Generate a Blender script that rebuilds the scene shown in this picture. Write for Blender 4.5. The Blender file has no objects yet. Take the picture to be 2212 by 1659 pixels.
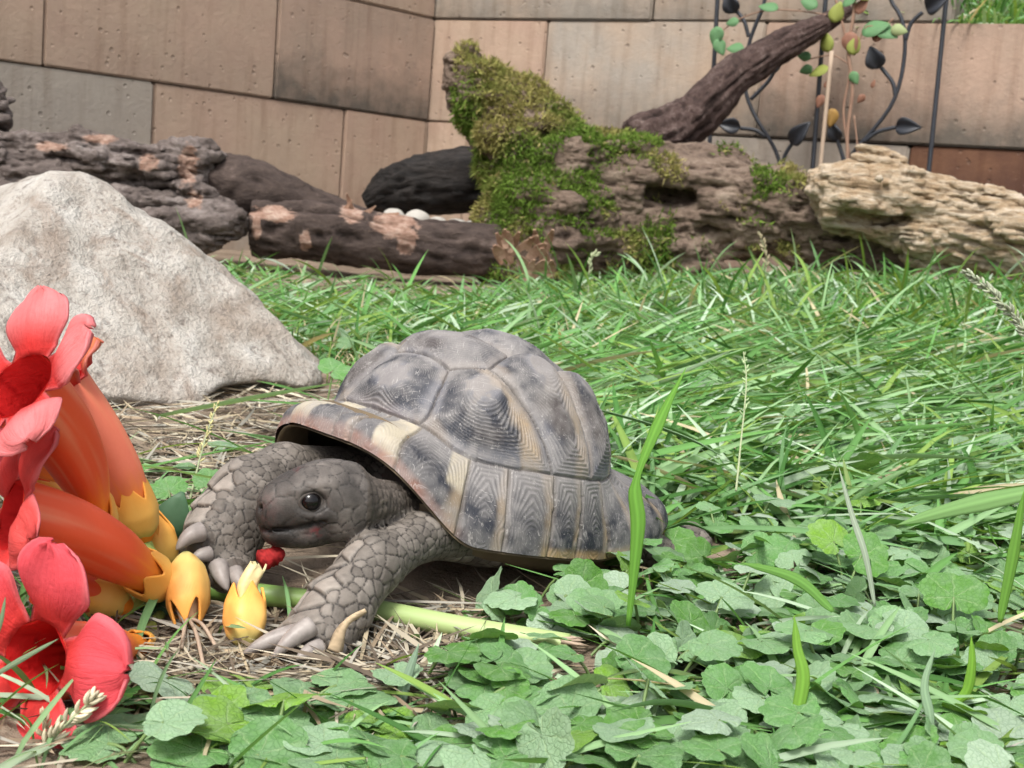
import bpy, bmesh, math, random
import numpy as np
from mathutils import Matrix, Vector, kdtree

random.seed(7)
rng = np.random.default_rng(7)
PI = math.pi
S = bpy.context.scene
COL = S.collection

# ------------------------------------------------------------------ camera, sky, sun, exposure
FPX, CAMH = 2800.0, 0.16                       # focal length in pixels of a 2212-wide picture, eye height
PITCH, ROLL = math.radians(90 - 7.9), math.radians(4.6)
cam_d = bpy.data.cameras.new('camera')
cam = bpy.data.objects.new('camera', cam_d); COL.objects.link(cam); S.camera = cam
cam.matrix_world = Matrix.Translation((0, 0, CAMH)) @ Matrix.Rotation(PITCH, 4, 'X') @ Matrix.Rotation(ROLL, 4, 'Z')
cam_d.sensor_width = 36; cam_d.lens = FPX / 2212 * 36
cam_d.clip_start = 0.02; cam_d.clip_end = 300
cam_d.dof.use_dof = True; cam_d.dof.focus_distance = 0.50; cam_d.dof.aperture_fstop = 44

SUN_EL, SUN_AZ = math.radians(58), math.radians(200)      # azimuth clockwise from +Y
world = bpy.data.worlds.new('World'); S.world = world; world.use_nodes = True
wn = world.node_tree; wn.nodes.clear()
sky = wn.nodes.new('ShaderNodeTexSky'); sky.sky_type = 'NISHITA'; sky.sun_disc = False
sky.sun_elevation = SUN_EL; sky.sun_rotation = SUN_AZ; sky.dust_density = 4.0; sky.ozone_density = 0.6; sky.air_density = 1.0
hs = wn.nodes.new('ShaderNodeHueSaturation'); hs.inputs['Saturation'].default_value = 0.35
bg = wn.nodes.new('ShaderNodeBackground'); bg.inputs['Strength'].default_value = 0.10
wo = wn.nodes.new('ShaderNodeOutputWorld')
wn.links.new(sky.outputs[0], hs.inputs['Color']); wn.links.new(hs.outputs[0], bg.inputs[0]); wn.links.new(bg.outputs[0], wo.inputs[0])
sun_d = bpy.data.lights.new('sun', 'SUN'); sun_d.energy = 1.5; sun_d.angle = math.radians(16); sun_d.color = (1, .96, .90)
sun = bpy.data.objects.new('sun', sun_d); COL.objects.link(sun)
sd = Vector((math.sin(SUN_AZ) * math.cos(SUN_EL), math.cos(SUN_AZ) * math.cos(SUN_EL), math.sin(SUN_EL)))
sun.rotation_euler = sd.to_track_quat('Z', 'Y').to_euler(); sun.location = sd * 20
S.view_settings.view_transform = 'Standard'; S.view_settings.look = 'None'
S.view_settings.exposure = 1.30; S.view_settings.gamma = 1
S.cycles.max_bounces = 4; S.cycles.diffuse_bounces = 3; S.cycles.glossy_bounces = 2; S.cycles.transmission_bounces = 3; S.cycles.transparent_max_bounces = 4; S.cycles.use_denoising = True; S.cycles.adaptive_threshold = .02

# ------------------------------------------------------------------ geometry of the view (pixels of the 2212x1659 picture <-> places)
def _rx(a): c, s = math.cos(a), math.sin(a); return np.array([[1, 0, 0], [0, c, -s], [0, s, c]])
def _rz(a): c, s = math.cos(a), math.sin(a); return np.array([[c, -s, 0], [s, c, 0], [0, 0, 1]])
CR = _rx(PITCH) @ _rz(ROLL); CP = np.array([0, 0, CAMH])
def ray(px, py): return CR @ np.array([(px - 1106) / FPX, -(py - 829.5) / FPX, -1])
def at_z(px, py, z=0.0): d = ray(px, py); return CP + d * ((z - CAMH) / d[2])
def at_y(px, py, y): d = ray(px, py); return CP + d * (y / d[1])
def proj(P):
    q = (np.asarray(P) - CP) @ CR
    return np.stack([1106 + FPX * q[..., 0] / -q[..., 2], 829.5 - FPX * q[..., 1] / -q[..., 2]], -1)

# ------------------------------------------------------------------ numeric helpers
def sm(a, b, x): t = np.clip((np.asarray(x, float) - a) / (b - a), 0, 1); return t * t * (3 - 2 * t)
def lerp(a, b, t): return a + (b - a) * t
def unit(v): v = np.asarray(v, float); return v / (np.linalg.norm(v, axis=-1, keepdims=True) + 1e-12)
def _hash(ix, iy, iz, seed):
    h = (ix * 374761393 + iy * 668265263 + iz * 2147483647 + seed * 974711) & 0xffffffff
    h = ((h ^ (h >> 13)) * 1274126177) & 0xffffffff
    h = ((h ^ (h >> 15)) * 2246822519) & 0xffffffff
    return ((h ^ (h >> 16)) & 0xffff) / 32767.5 - 1
def vnoise(P, seed=0):
    P = np.asarray(P, float); i = np.floor(P).astype(np.int64); f = P - i; u = f * f * (3 - 2 * f); r = 0
    for dx in (0, 1):
        wx = u[..., 0] if dx else 1 - u[..., 0]
        for dy in (0, 1):
            wy = u[..., 1] if dy else 1 - u[..., 1]
            for dz in (0, 1):
                wz = u[..., 2] if dz else 1 - u[..., 2]
                r = r + wx * wy * wz * _hash(i[..., 0] + dx, i[..., 1] + dy, i[..., 2] + dz, seed)
    return r
def fbm(P, octv=4, seed=0, gain=.5):
    P = np.asarray(P, float); a, r = 1.0, 0
    for o in range(octv):
        r = r + a * vnoise(P * 2 ** o + 17.3 * o, seed + o); a *= gain
    return r
def ridged(P, octv=3, seed=0):
    P = np.asarray(P, float); a, r = 1.0, 0
    for o in range(octv):
        r = r + a * (1 - 2 * np.abs(vnoise(P * 2 ** o + 9.1 * o, seed + o))); a *= .5
    return r
def spline(pts, n):
    pts = np.asarray(pts, float); m = len(pts)
    if m == 2:
        t = np.linspace(0, 1, n)[:, None]; return pts[0] * (1 - t) + pts[1] * t
    P = np.vstack([2 * pts[0] - pts[1], pts, 2 * pts[-1] - pts[-2]])
    u = np.linspace(0, m - 1, n); k = np.minimum(u.astype(int), m - 2); t = (u - k)[:, None]
    a, b, c, d = P[k], P[k + 1], P[k + 2], P[k + 3]
    return .5 * (2 * b + (c - a) * t + (2 * a - 5 * b + 4 * c - d) * t * t + (3 * b - a - 3 * c + d) * t ** 3)

def mesh_from(name, V, F, col=None, smooth=True, uv=None):
    """V (n,3); F an array (m,k) or a list of such arrays; col (n,3) written to the point attribute Col."""
    if not isinstance(F, (list, tuple)): F = [F]
    F = [np.asarray(f, np.int32) for f in F if len(f)]
    me = bpy.data.meshes.new(name); V = np.asarray(V, np.float32)
    me.vertices.add(len(V)); me.vertices.foreach_set('co', V.ravel())
    nl = sum(f.size for f in F); npoly = sum(len(f) for f in F)
    me.loops.add(nl); me.polygons.add(npoly)
    me.loops.foreach_set('vertex_index', np.concatenate([f.ravel() for f in F]))
    tot = np.concatenate([np.full(len(f), f.shape[1], np.int32) for f in F])
    me.polygons.foreach_set('loop_start', np.concatenate([[0], np.cumsum(tot)[:-1]]).astype(np.int32))
    me.polygons.foreach_set('use_smooth', np.full(npoly, smooth))
    me.update(calc_edges=True); me.validate()
    if col is not None:
        a = me.color_attributes.new('Col', 'FLOAT_COLOR', 'POINT')
        c = np.ones((len(V), 4), np.float32); c[:, :3] = col; a.data.foreach_set('color', c.ravel())
    if uv is not None:
        a = me.attributes.new('luv', 'FLOAT_VECTOR', 'POINT')
        c = np.zeros((len(V), 3), np.float32); c[:, :uv.shape[1]] = uv; a.data.foreach_set('vector', c.ravel())
    return me

def link(name, data, parent=None, loc=None):
    o = bpy.data.objects.new(name, data); COL.objects.link(o)
    if parent is not None: o.parent = parent
    if loc is not None: o.location = loc
    return o
def root_loc(o):
    l = Vector((0, 0, 0))
    while o is not None: l = l + o.location; o = o.parent
    return np.array(l)
def obj(name, V, F, mat, parent=None, col=None, smooth=True, uv=None, solid=0):
    """one mesh object from world-space vertices, parented without moving"""
    V = np.asarray(V, float)
    if parent is not None: V = V - root_loc(parent)
    o = link(name, mesh_from(name, V, F, col, smooth, uv), parent)
    o.data.materials.append(mat)
    if solid:
        md = o.modifiers.new('thickness', 'SOLIDIFY'); md.thickness = solid; md.offset = 0
    return o
def thing(name, label, cat, loc, group=None):
    o = link(name, None, None, Vector(loc)); o.empty_display_size = .02
    return tag(o, label, cat, group)
def tag(o, label=None, cat=None, group=None, kind=None):
    if label: o['label'] = label
    if cat: o['category'] = cat
    if group: o['group'] = group
    if kind: o['kind'] = kind
    return o

class Acc:
    """collects pieces of one mesh"""
    def __init__(s): s.V, s.F, s.C, s.n = [], {}, [], 0
    def add(s, V, F, c=(1, 1, 1)):
        V = np.asarray(V, float); s.V.append(V)
        if not isinstance(F, (list, tuple)): F = [F]
        for f in F:
            f = np.asarray(f)
            if len(f): s.F.setdefault(f.shape[1], []).append(f + s.n)
        c = np.asarray(c, float); s.C.append(np.broadcast_to(c, V.shape) if c.ndim == 1 else c); s.n += len(V)
    def obj(s, name, mat, parent=None, smooth=True, solid=0):
        return obj(name, np.vstack(s.V), [np.vstack(f) for f in s.F.values()], mat, parent, np.vstack(s.C), smooth, solid=solid)

def frames(P):
    P = np.asarray(P, float); T = unit(np.gradient(P, axis=0)); n = len(P)
    a = np.array([0, 0, 1.]) if abs(T[0][2]) < .9 else np.array([1., 0, 0])
    N = np.zeros_like(P); N[0] = unit(np.cross(np.cross(T[0], a), T[0]))
    for i in range(1, n):
        v = N[i - 1] - T[i] * (N[i - 1] @ T[i]); N[i] = unit(v)
    return T, N, np.cross(T, N)
def tube(P, r, nseg=12, rf=None, cap=True):
    """swept tube; r per point; rf(i, ang) a multiplier"""
    P = np.asarray(P, float); n = len(P); r = np.broadcast_to(np.asarray(r, float), (n,))
    T, N, B = frames(P); ang = np.linspace(0, 2 * PI, nseg, endpoint=False)
    rr = r[:, None] * (1 if rf is None else rf(np.linspace(0, 1, n)[:, None], ang[None]))
    V = P[:, None] + rr[..., None] * (np.cos(ang)[None, :, None] * N[:, None] + np.sin(ang)[None, :, None] * B[:, None])
    i, j = np.meshgrid(np.arange(n - 1), np.arange(nseg), indexing='ij'); j2 = (j + 1) % nseg
    F = np.stack([i * nseg + j, i * nseg + j2, (i + 1) * nseg + j2, (i + 1) * nseg + j], -1).reshape(-1, 4)
    V = V.reshape(-1, 3)
    if not cap: return V, [F]
    V = np.vstack([V, P[0], P[-1]]); k = np.arange(nseg); k2 = (k + 1) % nseg
    c0 = np.stack([np.full(nseg, n * nseg), k2, k], -1); c1 = np.stack([np.full(nseg, n * nseg + 1), (n - 1) * nseg + k, (n - 1) * nseg + k2], -1)
    return V, [F, np.vstack([c0, c1])]

# ------------------------------------------------------------------ implicit surfaces
def surface_nets(fn, lo, hi, h, margin=.02, B=6):
    """fn is only sampled finely in blocks whose centre lies near the surface"""
    lo = np.asarray(lo, float); hi = np.asarray(hi, float); nb = np.ceil((hi - lo) / (h * B)).astype(int); n = nb * B
    c = [lo[k] + h * (B * np.arange(nb[k]) + (B - 1) / 2) for k in range(3)]
    X, Y, Z = np.meshgrid(*c, indexing='ij'); cd = fn(np.stack([X, Y, Z], -1).reshape(-1, 3)).reshape(nb)
    near = np.abs(cd) < .9 * B * h + margin
    Sb = np.repeat(np.repeat(np.repeat(np.where(cd < 0, -1, 1).astype(np.float32), B, 0), B, 1), B, 2)
    bi = np.argwhere(near); k = np.arange(B); off = np.stack(np.meshgrid(k, k, k, indexing='ij'), -1).reshape(-1, 3)
    for a in range(0, len(bi), 1500):
        ix = (bi[a:a + 1500, None] * B + off[None]).reshape(-1, 3)
        Sb[ix[:, 0], ix[:, 1], ix[:, 2]] = fn(lo + h * ix)
    Sv = Sb
    ins = Sv < 0
    cnt = np.zeros(n - 1, np.int8)
    for dx in (0, 1):
        for dy in (0, 1):
            for dz in (0, 1):
                cnt += ins[dx:n[0] - 1 + dx, dy:n[1] - 1 + dy, dz:n[2] - 1 + dz]
    act = np.argwhere((cnt > 0) & (cnt < 8))
    idx = np.full(n - 1, -1, np.int64); idx[act[:, 0], act[:, 1], act[:, 2]] = np.arange(len(act))
    cs = [(a, b, c) for a in (0, 1) for b in (0, 1) for c in (0, 1)]
    val = {c: Sv[act[:, 0] + c[0], act[:, 1] + c[1], act[:, 2] + c[2]].astype(float) for c in cs}
    acc = np.zeros((len(act), 3)); m = np.zeros(len(act))
    for c in cs:
        for k in range(3):
            if c[k] == 0:
                d = list(c); d[k] = 1; d = tuple(d); a, b = val[c], val[d]; x = (a < 0) != (b < 0)
                t = np.where(x, a / np.where(x, a - b, 1), 0)
                p = np.tile(np.array(c, float), (len(act), 1)); p[:, k] += t
                acc[x] += p[x]; m += x
    V = lo + h * (act + acc / m[:, None])
    Fs = []
    for k in range(3):
        s0 = [slice(None)] * 3; s1 = [slice(None)] * 3; s0[k] = slice(0, -1); s1[k] = slice(1, None)
        a, b = ins[tuple(s0)], ins[tuple(s1)]
        e = np.argwhere(a != b); u, v = [(1, 2), (2, 0), (0, 1)][k]
        e = e[(e[:, u] > 0) & (e[:, v] > 0) & (e[:, u] < n[u] - 1) & (e[:, v] < n[v] - 1)]
        q = []
        for du, dv in ((-1, -1), (0, -1), (0, 0), (-1, 0)):
            c = e.copy(); c[:, u] += du; c[:, v] += dv; q.append(idx[c[:, 0], c[:, 1], c[:, 2]])
        q = np.stack(q, 1); fl = ~a[e[:, 0], e[:, 1], e[:, 2]]; q[fl] = q[fl][:, ::-1]; Fs.append(q)
    return V, np.vstack(Fs)
def smin(a, b, k): h = np.clip(.5 + .5 * (b - a) / k, 0, 1); return b * (1 - h) + a * h - k * h * (1 - h)
def smax(a, b, k): return -smin(-a, -b, k)
def cone(P, a, b, ra, rb):
    a = np.asarray(a); ba = np.asarray(b) - a; t = np.clip((P - a) @ ba / (ba @ ba), 0, 1)
    return np.linalg.norm(P - a - t[:, None] * ba, axis=1) - (ra + (rb - ra) * t)
def ell(P, c, r): q = (P - np.asarray(c)) / np.asarray(r); k = np.linalg.norm(q, axis=1); return (k - 1) * np.min(r) * (.4 + .6 * np.minimum(k, 1.5))
def ball(P, c, r): return np.linalg.norm(P - np.asarray(c), axis=1) - r
def vnormals(V, F):
    N = np.zeros_like(V); a, b, c = V[F[:, 0]], V[F[:, 1]], V[F[:, 2]]
    d = V[F[:, 3]] if F.shape[1] == 4 else c
    fn = np.cross(c - a, d - b) if F.shape[1] == 4 else np.cross(b - a, c - a)
    for k in range(F.shape[1]):
        for j in range(3): N[:, j] += np.bincount(F[:, k], fn[:, j], len(V))
    return unit(N)
def catmull(V, F):
    """one Catmull-Clark step on a closed quad mesh"""
    nv, nf = len(V), len(F); fp = V[F].mean(1)
    e = np.stack([F, np.roll(F, -1, 1)], -1).reshape(-1, 2); key = np.sort(e, 1); key = key[:, 0].astype(np.int64) * nv + key[:, 1]
    uk, inv = np.unique(key, return_inverse=True); ne = len(uk); ea, eb = uk // nv, uk % nv
    fe = np.zeros((ne, 3)); cn = np.bincount(inv, minlength=ne).astype(float); fi = np.repeat(np.arange(nf), 4)
    for k in range(3): fe[:, k] = np.bincount(inv, fp[fi, k], ne)
    mid = (V[ea] + V[eb]) / 2; ep = np.where((cn == 2)[:, None], (V[ea] + V[eb] + fe) / 4, mid)
    val = np.bincount(F.ravel(), minlength=nv).astype(float); Fs = np.zeros((nv, 3)); Rs = np.zeros((nv, 3)); rv = np.bincount(np.concatenate([ea, eb]), minlength=nv)
    for k in range(3):
        Fs[:, k] = np.bincount(F.ravel(), fp[fi, k], nv); Rs[:, k] = np.bincount(np.concatenate([ea, eb]), np.concatenate([mid[:, k]] * 2), nv)
    m = np.maximum(val, 1)[:, None]; Fa, Ra = Fs / m, Rs / np.maximum(rv, 1)[:, None]
    vp = (Fa + 2 * Ra + (m - 3) * V) / m
    E = inv.reshape(nf, 4) + nv + nf; fc = (np.arange(nf) + nv)
    Q = np.stack([np.stack([F[:, k], E[:, k], fc, E[:, k - 1]], -1) for k in range(4)], 1).reshape(-1, 4)
    return np.vstack([vp, fp, ep]), Q

# ------------------------------------------------------------------ materials
class NT:
    def __init__(s, name, rough=.7, spec=.3):
        s.m = bpy.data.materials.new(name); s.m.use_nodes = True; s.t = s.m.node_tree; s.t.nodes.clear()
        s.out = s.n('ShaderNodeOutputMaterial'); s.b = s.n('ShaderNodeBsdfPrincipled')
        s.b.inputs['Roughness'].default_value = rough; s.b.inputs['Specular IOR Level'].default_value = spec
        s.l(s.b.outputs[0], s.out.inputs[0])
    def n(s, k, **kw):
        x = s.t.nodes.new(k)
        for a, b in kw.items(): setattr(x, a, b)
        return x
    def l(s, a, b): s.t.links.new(a, b)
    def put(s, sock, v):
        if isinstance(v, bpy.types.NodeSocket): s.l(v, sock)
        elif isinstance(v, (tuple, list)) and len(v) == 3 and sock.type == 'RGBA': sock.default_value = (*v, 1)
        else: sock.default_value = v
    def obj(s, scale=(1, 1, 1), kind='Object'):
        c = s.n('ShaderNodeTexCoord'); m = s.n('ShaderNodeMapping'); s.l(c.outputs[kind], m.inputs[0]); m.inputs['Scale'].default_value = scale
        return m.outputs[0]
    def pos(s, scale=(1, 1, 1)):
        c = s.n('ShaderNodeNewGeometry'); m = s.n('ShaderNodeMapping'); s.l(c.outputs['Position'], m.inputs[0]); m.inputs['Scale'].default_value = scale
        return m.outputs[0]
    def noise(s, vec, scale, det=4, rough=.55, dist=0):
        x = s.n('ShaderNodeTexNoise'); s.l(vec, x.inputs['Vector']); x.inputs['Scale'].default_value = scale
        x.inputs['Detail'].default_value = det; x.inputs['Roughness'].default_value = rough; x.inputs['Distortion'].default_value = dist
        return x.outputs[0]
    def voro(s, vec, scale, feat='F1', out='Distance', rand=1):
        x = s.n('ShaderNodeTexVoronoi', feature=feat); s.l(vec, x.inputs['Vector']); x.inputs['Scale'].default_value = scale
        x.inputs['Randomness'].default_value = rand
        return x.outputs[out]
    def ramp(s, fac, *stops):
        x = s.n('ShaderNodeValToRGB'); s.put(x.inputs[0], fac); e = x.color_ramp.elements
        while len(e) < len(stops): e.new(.5)
        for k, (p, c) in enumerate(stops):
            e[k].position = p; e[k].color = (*c, 1) if isinstance(c, (tuple, list)) else (c, c, c, 1)
        return x.outputs[0]
    def mix(s, fac, a, b, mode='MIX'):
        x = s.n('ShaderNodeMix', data_type='RGBA', blend_type=mode); s.put(x.inputs[0], fac); s.put(x.inputs[6], a); s.put(x.inputs[7], b); return x.outputs[2]
    def math(s, op, a, b=0.0, c=0.0):
        x = s.n('ShaderNodeMath', operation=op); s.put(x.inputs[0], a); s.put(x.inputs[1], b); s.put(x.inputs[2], c); return x.outputs[0]
    def attr(s, name='Col', out='Color'):
        x = s.n('ShaderNodeAttribute', attribute_name=name); return x.outputs[out]
    def objinfo(s, out='Random'): return s.n('ShaderNodeObjectInfo').outputs[out]
    def bump(s, h, strength=.5, dist=.002):
        x = s.n('ShaderNodeBump'); x.inputs['Strength'].default_value = strength; x.inputs['Distance'].default_value = dist
        s.l(h, x.inputs['Height'])
        if s.b.inputs['Normal'].links: s.l(s.b.inputs['Normal'].links[0].from_socket, x.inputs['Normal'])
        s.l(x.outputs[0], s.b.inputs['Normal']); return s
    def color(s, v): s.put(s.b.inputs['Base Color'], v); s.c = v; return s
    def rough(s, v): s.put(s.b.inputs['Roughness'], v); return s
    def thin(s, amount=.3, tint=None):
        """light passing through a leaf or petal"""
        tr = s.n('ShaderNodeBsdfTranslucent'); mx = s.n('ShaderNodeMixShader'); mx.inputs[0].default_value = amount
        v = s.c if tint is None else s.mix(1.0, s.c, tint, 'MULTIPLY')
        s.put(tr.inputs[0], v); s.l(s.b.outputs[0], mx.inputs[1]); s.l(tr.outputs[0], mx.inputs[2]); s.l(mx.outputs[0], s.out.inputs[0]); return s

# ================================================================== SETTING
def terrain(x, y):
    return .085 * sm(.9, 2.4, y) * sm(-.25, 1.0, x)
def ground_z(x, y):
    x = np.asarray(x, float); y = np.asarray(y, float)
    P = np.stack([x * 22, y * 22, np.zeros_like(x)], -1)
    return terrain(x, y) + .0035 * fbm(P, 3, 5) * sm(6, 3, y)
soil = NT('soil', .95, .1)
v = soil.pos(); n1 = soil.noise(v, 9, 5); n2 = soil.noise(v, 120, 4, .7)
soil.color(soil.mix(n2, soil.ramp(n1, (.3, (.085, .062, .045)), (.7, (.23, .175, .13))), soil.ramp(n1, (.3, (.16, .12, .088)), (.7, (.31, .25, .19)))))
soil.bump(n2, .8, .004)
def spaced(lo, a, b, hi, dn, nf):
    g = np.linspace(0, 1, nf)[1:] ** 2.2
    return np.concatenate([(a - (a - lo) * g)[::-1], np.arange(a, b, dn), b + (hi - b) * g])
gx, gy = spaced(-40, -1.5, 1.5, 40, .016, 14), spaced(-30, .2, 3.4, 50, .016, 14)
X, Y = np.meshgrid(gx, gy, indexing='ij')
V = np.stack([X, Y, ground_z(X, Y)], -1).reshape(-1, 3)
def gridF(nx, ny):
    i, j = np.meshgrid(np.arange(nx - 1), np.arange(ny - 1), indexing='ij')
    return np.stack([i * ny + j, (i + 1) * ny + j, (i + 1) * ny + j + 1, i * ny + j + 1], -1).reshape(-1, 4)
tag(obj('ground', V, gridF(len(gx), len(gy)), soil.m), kind='structure')

# ---- block walls meeting in a corner
CORNER = at_y(927, 262, 3.5); Z1 = CORNER[2]; Z2 = at_y(945, 42, 3.5)[2]; CH = Z2 - Z1
WL = at_z(0, 130, Z1); WR = at_z(2212, 325, Z1)
def wall_frame(end):
    d = unit((end - CORNER)[:2]); nrm = np.array([d[1], -d[0]])
    if nrm @ (-CORNER[:2]) < 0: nrm = -nrm
    return d, nrm
DL, NL = wall_frame(WL); DR, NR = wall_frame(WR)
def wall_s(px, py, d, nrm):
    r = ray(px, py); t = ((CORNER[:2] - CP[:2]) @ nrm) / (r[:2] @ nrm); p = CP + r * t
    return float((p[:2] - CORNER[:2]) @ d)

def block_mat(name, c0, c1, stain):
    m = NT(name, .92, .15); v = m.obj(); rnd = m.objinfo()
    off = m.n('ShaderNodeVectorMath', operation='ADD'); m.l(v, off.inputs[0])
    cmb = m.n('ShaderNodeCombineXYZ'); mm = m.math('MULTIPLY', rnd, 37.0)
    for k in range(3): m.l(mm, cmb.inputs[k])
    m.l(cmb.outputs[0], off.inputs[1]); v = off.outputs[0]
    big = m.noise(v, 5, 5, .6); fine = m.noise(v, 90, 6, .8); mid = m.noise(v, 18, 4, .6)
    base = m.mix(m.ramp(big, (.35, 0.), (.65, 1.)), c0, c1)
    base = m.mix(m.math('MULTIPLY', fine, .55), base, m.mix(1.0, base, (.62, .58, .56), 'MULTIPLY'))
    pit = m.voro(v, 42, 'F1'); pm = m.ramp(m.math('ADD', pit, m.math('MULTIPLY', m.noise(v, 25, 3), .55)), (.34, 1.), (.43, 0.))
    base = m.mix(m.math('MULTIPLY', pm, .30), base, (.14, .11, .09))
    sep = m.n('ShaderNodeSeparateXYZ'); m.l(m.obj(), sep.inputs[0])
    low = m.math('ADD', sep.outputs[2], m.math('MULTIPLY', m.math('SUBTRACT', mid, .5), .16))
    edge = m.ramp(m.math('ADD', m.math('MULTIPLY', low, -4.0), .35), (.35, 0.), (.85, 1.))     # damp and algae creeping up from the bed joint
    base = m.mix(m.math('MULTIPLY', edge, stain), base, (.085, .078, .066))
    strk = m.noise(m.obj((14, 14, 1.2)), 3, 4, .6); base = m.mix(m.ramp(strk, (.50, 0.), (.68, .38)), base, m.mix(1.0, base, (.60, .53, .48), 'MULTIPLY')); wea = m.noise(v, 11, 6, .75); base = m.mix(m.ramp(wea, (.42, .30), (.56, 0.)), base, m.mix(1.0, base, (1.22, 1.22, 1.20), 'MULTIPLY'))
    m.color(base); m.bump(m.math('SUBTRACT', m.math('MULTIPLY', fine, .6), m.math('MULTIPLY', pm, .6)), .8, .005); return m.m
PINK, TAN, GREY = (.41, .295, .228), (.42, .325, .245), (.35, .315, .27)
B_PINK = block_mat('block_pink', PINK, TAN, .18); B_GREY = block_mat('block_grey', GREY, (.34, .30, .255), .35)
B_STAIN = block_mat('block_stained', PINK, (.33, .255, .20), .9); B_MIX = block_mat('block_mixed', TAN, GREY, .55)
B_RUST = block_mat('block_rust', (.070, .036, .028), (.17, .09, .055), .8)
def make_block(parent, d, nrm, s0, s1, z0, z1, mat, seed):
    r_ = random.Random(seed); g = .0015
    L, Hh, D = s1 - s0 - 2 * g, z1 - z0 - 2 * g, .13
    bm = bmesh.new(); bmesh.ops.create_cube(bm, size=1)
    for w in bm.verts: w.co = Vector((w.co.x * L, w.co.y * D, w.co.z * Hh))
    bmesh.ops.bevel(bm, geom=bm.edges[:], offset=.0028 + .002 * r_.random(), segments=2, affect='EDGES')
    me = bpy.data.meshes.new('block'); bm.to_mesh(me); bm.free(); me.materials.append(mat)
    for p in me.polygons: p.use_smooth = False
    o = link('block', me, parent); pr = r_.uniform(-.003, .003)
    c = CORNER[:2] + d * (s0 + s1) / 2 - nrm * (D / 2 - pr)
    o.location = Vector((c[0], c[1], (z0 + z1) / 2)) - parent.location
    o.rotation_euler = (r_.uniform(-.006, .006), r_.uniform(-.004, .004), math.atan2(d[1], d[0]) + r_.uniform(-.003, .003))
    return o
def wall(label, d, nrm, courses, end):
    t = thing('block_wall', label, 'wall', (CORNER[0] + d[0] * .6, CORNER[1] + d[1] * .6, 0)); k = 0
    for (z0, z1, cuts, mats) in courses:
        for a, b, m in zip(cuts[:-1], cuts[1:], mats): k += 1; make_block(t, d, nrm, a, b, z0, z1, m, k * 13 + int(end * 7))
    return t
sL = lambda px, py: wall_s(px, py, DL, NL); sR = lambda px, py: wall_s(px, py, DR, NR)
Z0 = Z1 - CH; Zm = Z0 - CH * .9; Z3 = Z2 + CH
a1, a2 = sL(597, 110), sL(95, 75); b1, b2, b3 = sL(918, 300), sL(743, 300), sL(333, 220)
wall('tan sandstone block wall receding behind the pale boulder', DL, NL, [
    (Zm, Z0, [.004, .35, .95, 1.5, 2.1, 2.7], [B_STAIN, B_MIX, B_GREY, B_MIX, B_GREY]),
    (Z0, Z1, [.004, b1, b2, b3, b3 + .55, b3 + 1.1], [B_PINK, B_PINK, B_PINK, B_GREY, B_GREY]),
    (Z1, Z2, [.004, a1, a2, a2 + .5, a2 + 1.1], [B_STAIN, B_PINK, B_PINK, B_MIX]),
    (Z2, Z3, [.004, .45, 1.0, 1.6, 2.2], [B_PINK, B_PINK, B_PINK, B_MIX])], 1)
c1, c2, c3 = sR(1175, 140), sR(1640, 200), sR(2300, 200); e1 = sR(1958, 380); d1, d2 = sR(1410, 20), sR(2062, 20)
wall('stained block wall behind the mossy log and the black trellis', DR, NR, [
    (Zm, Z0, [-.13, .5, 1.1, 1.7, 2.3], [B_MIX, B_STAIN, B_RUST, B_RUST]),
    (Z0, Z1, [-.13, .12, .55, e1, e1 + .6, e1 + 1.2], [B_PINK, B_PINK, B_GREY, B_RUST, B_RUST]),
    (Z1, Z2, [-.13, c1, c2, c3, c3 + .6], [B_PINK, B_MIX, B_STAIN, B_MIX]),
    (Z2, Z3 - .02, [-.13, d1, d2], [B_MIX, B_MIX])], 2)
# earth held back by the walls
def bank_mesh():
    s = np.linspace(-3, 3.4, 90); t = np.linspace(0, 6, 40) ** 1.3 / 6 ** .3; acc = []
    u = unit(DL + DR)                       # into the corner's inside; the bank lies on the other side
    for k in s:
        base = CORNER[:2] + (DR * k if k > 0 else DL * -k); nn = NR if k > 0 else NL
        w = sm(-.6, .6, k); nn = unit(NR * w + NL * (1 - w))
        for q in t:
            p = base - nn * (.10 + q); top = np.where(k > 1.13, Z2 - .03, Z3 - .06)
            acc.append((p[0], p[1], top + .55 * sm(0, 1.4, q) * sm(.9, 1.3, k) + .02 * vnoise(np.array([p[0] * 9, p[1] * 9, 1.]))))
    return np.array(acc), gridF(90, 40)
Vb, Fb = bank_mesh(); tag(obj('earth_bank', Vb, Fb, soil.m), kind='structure')

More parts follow.
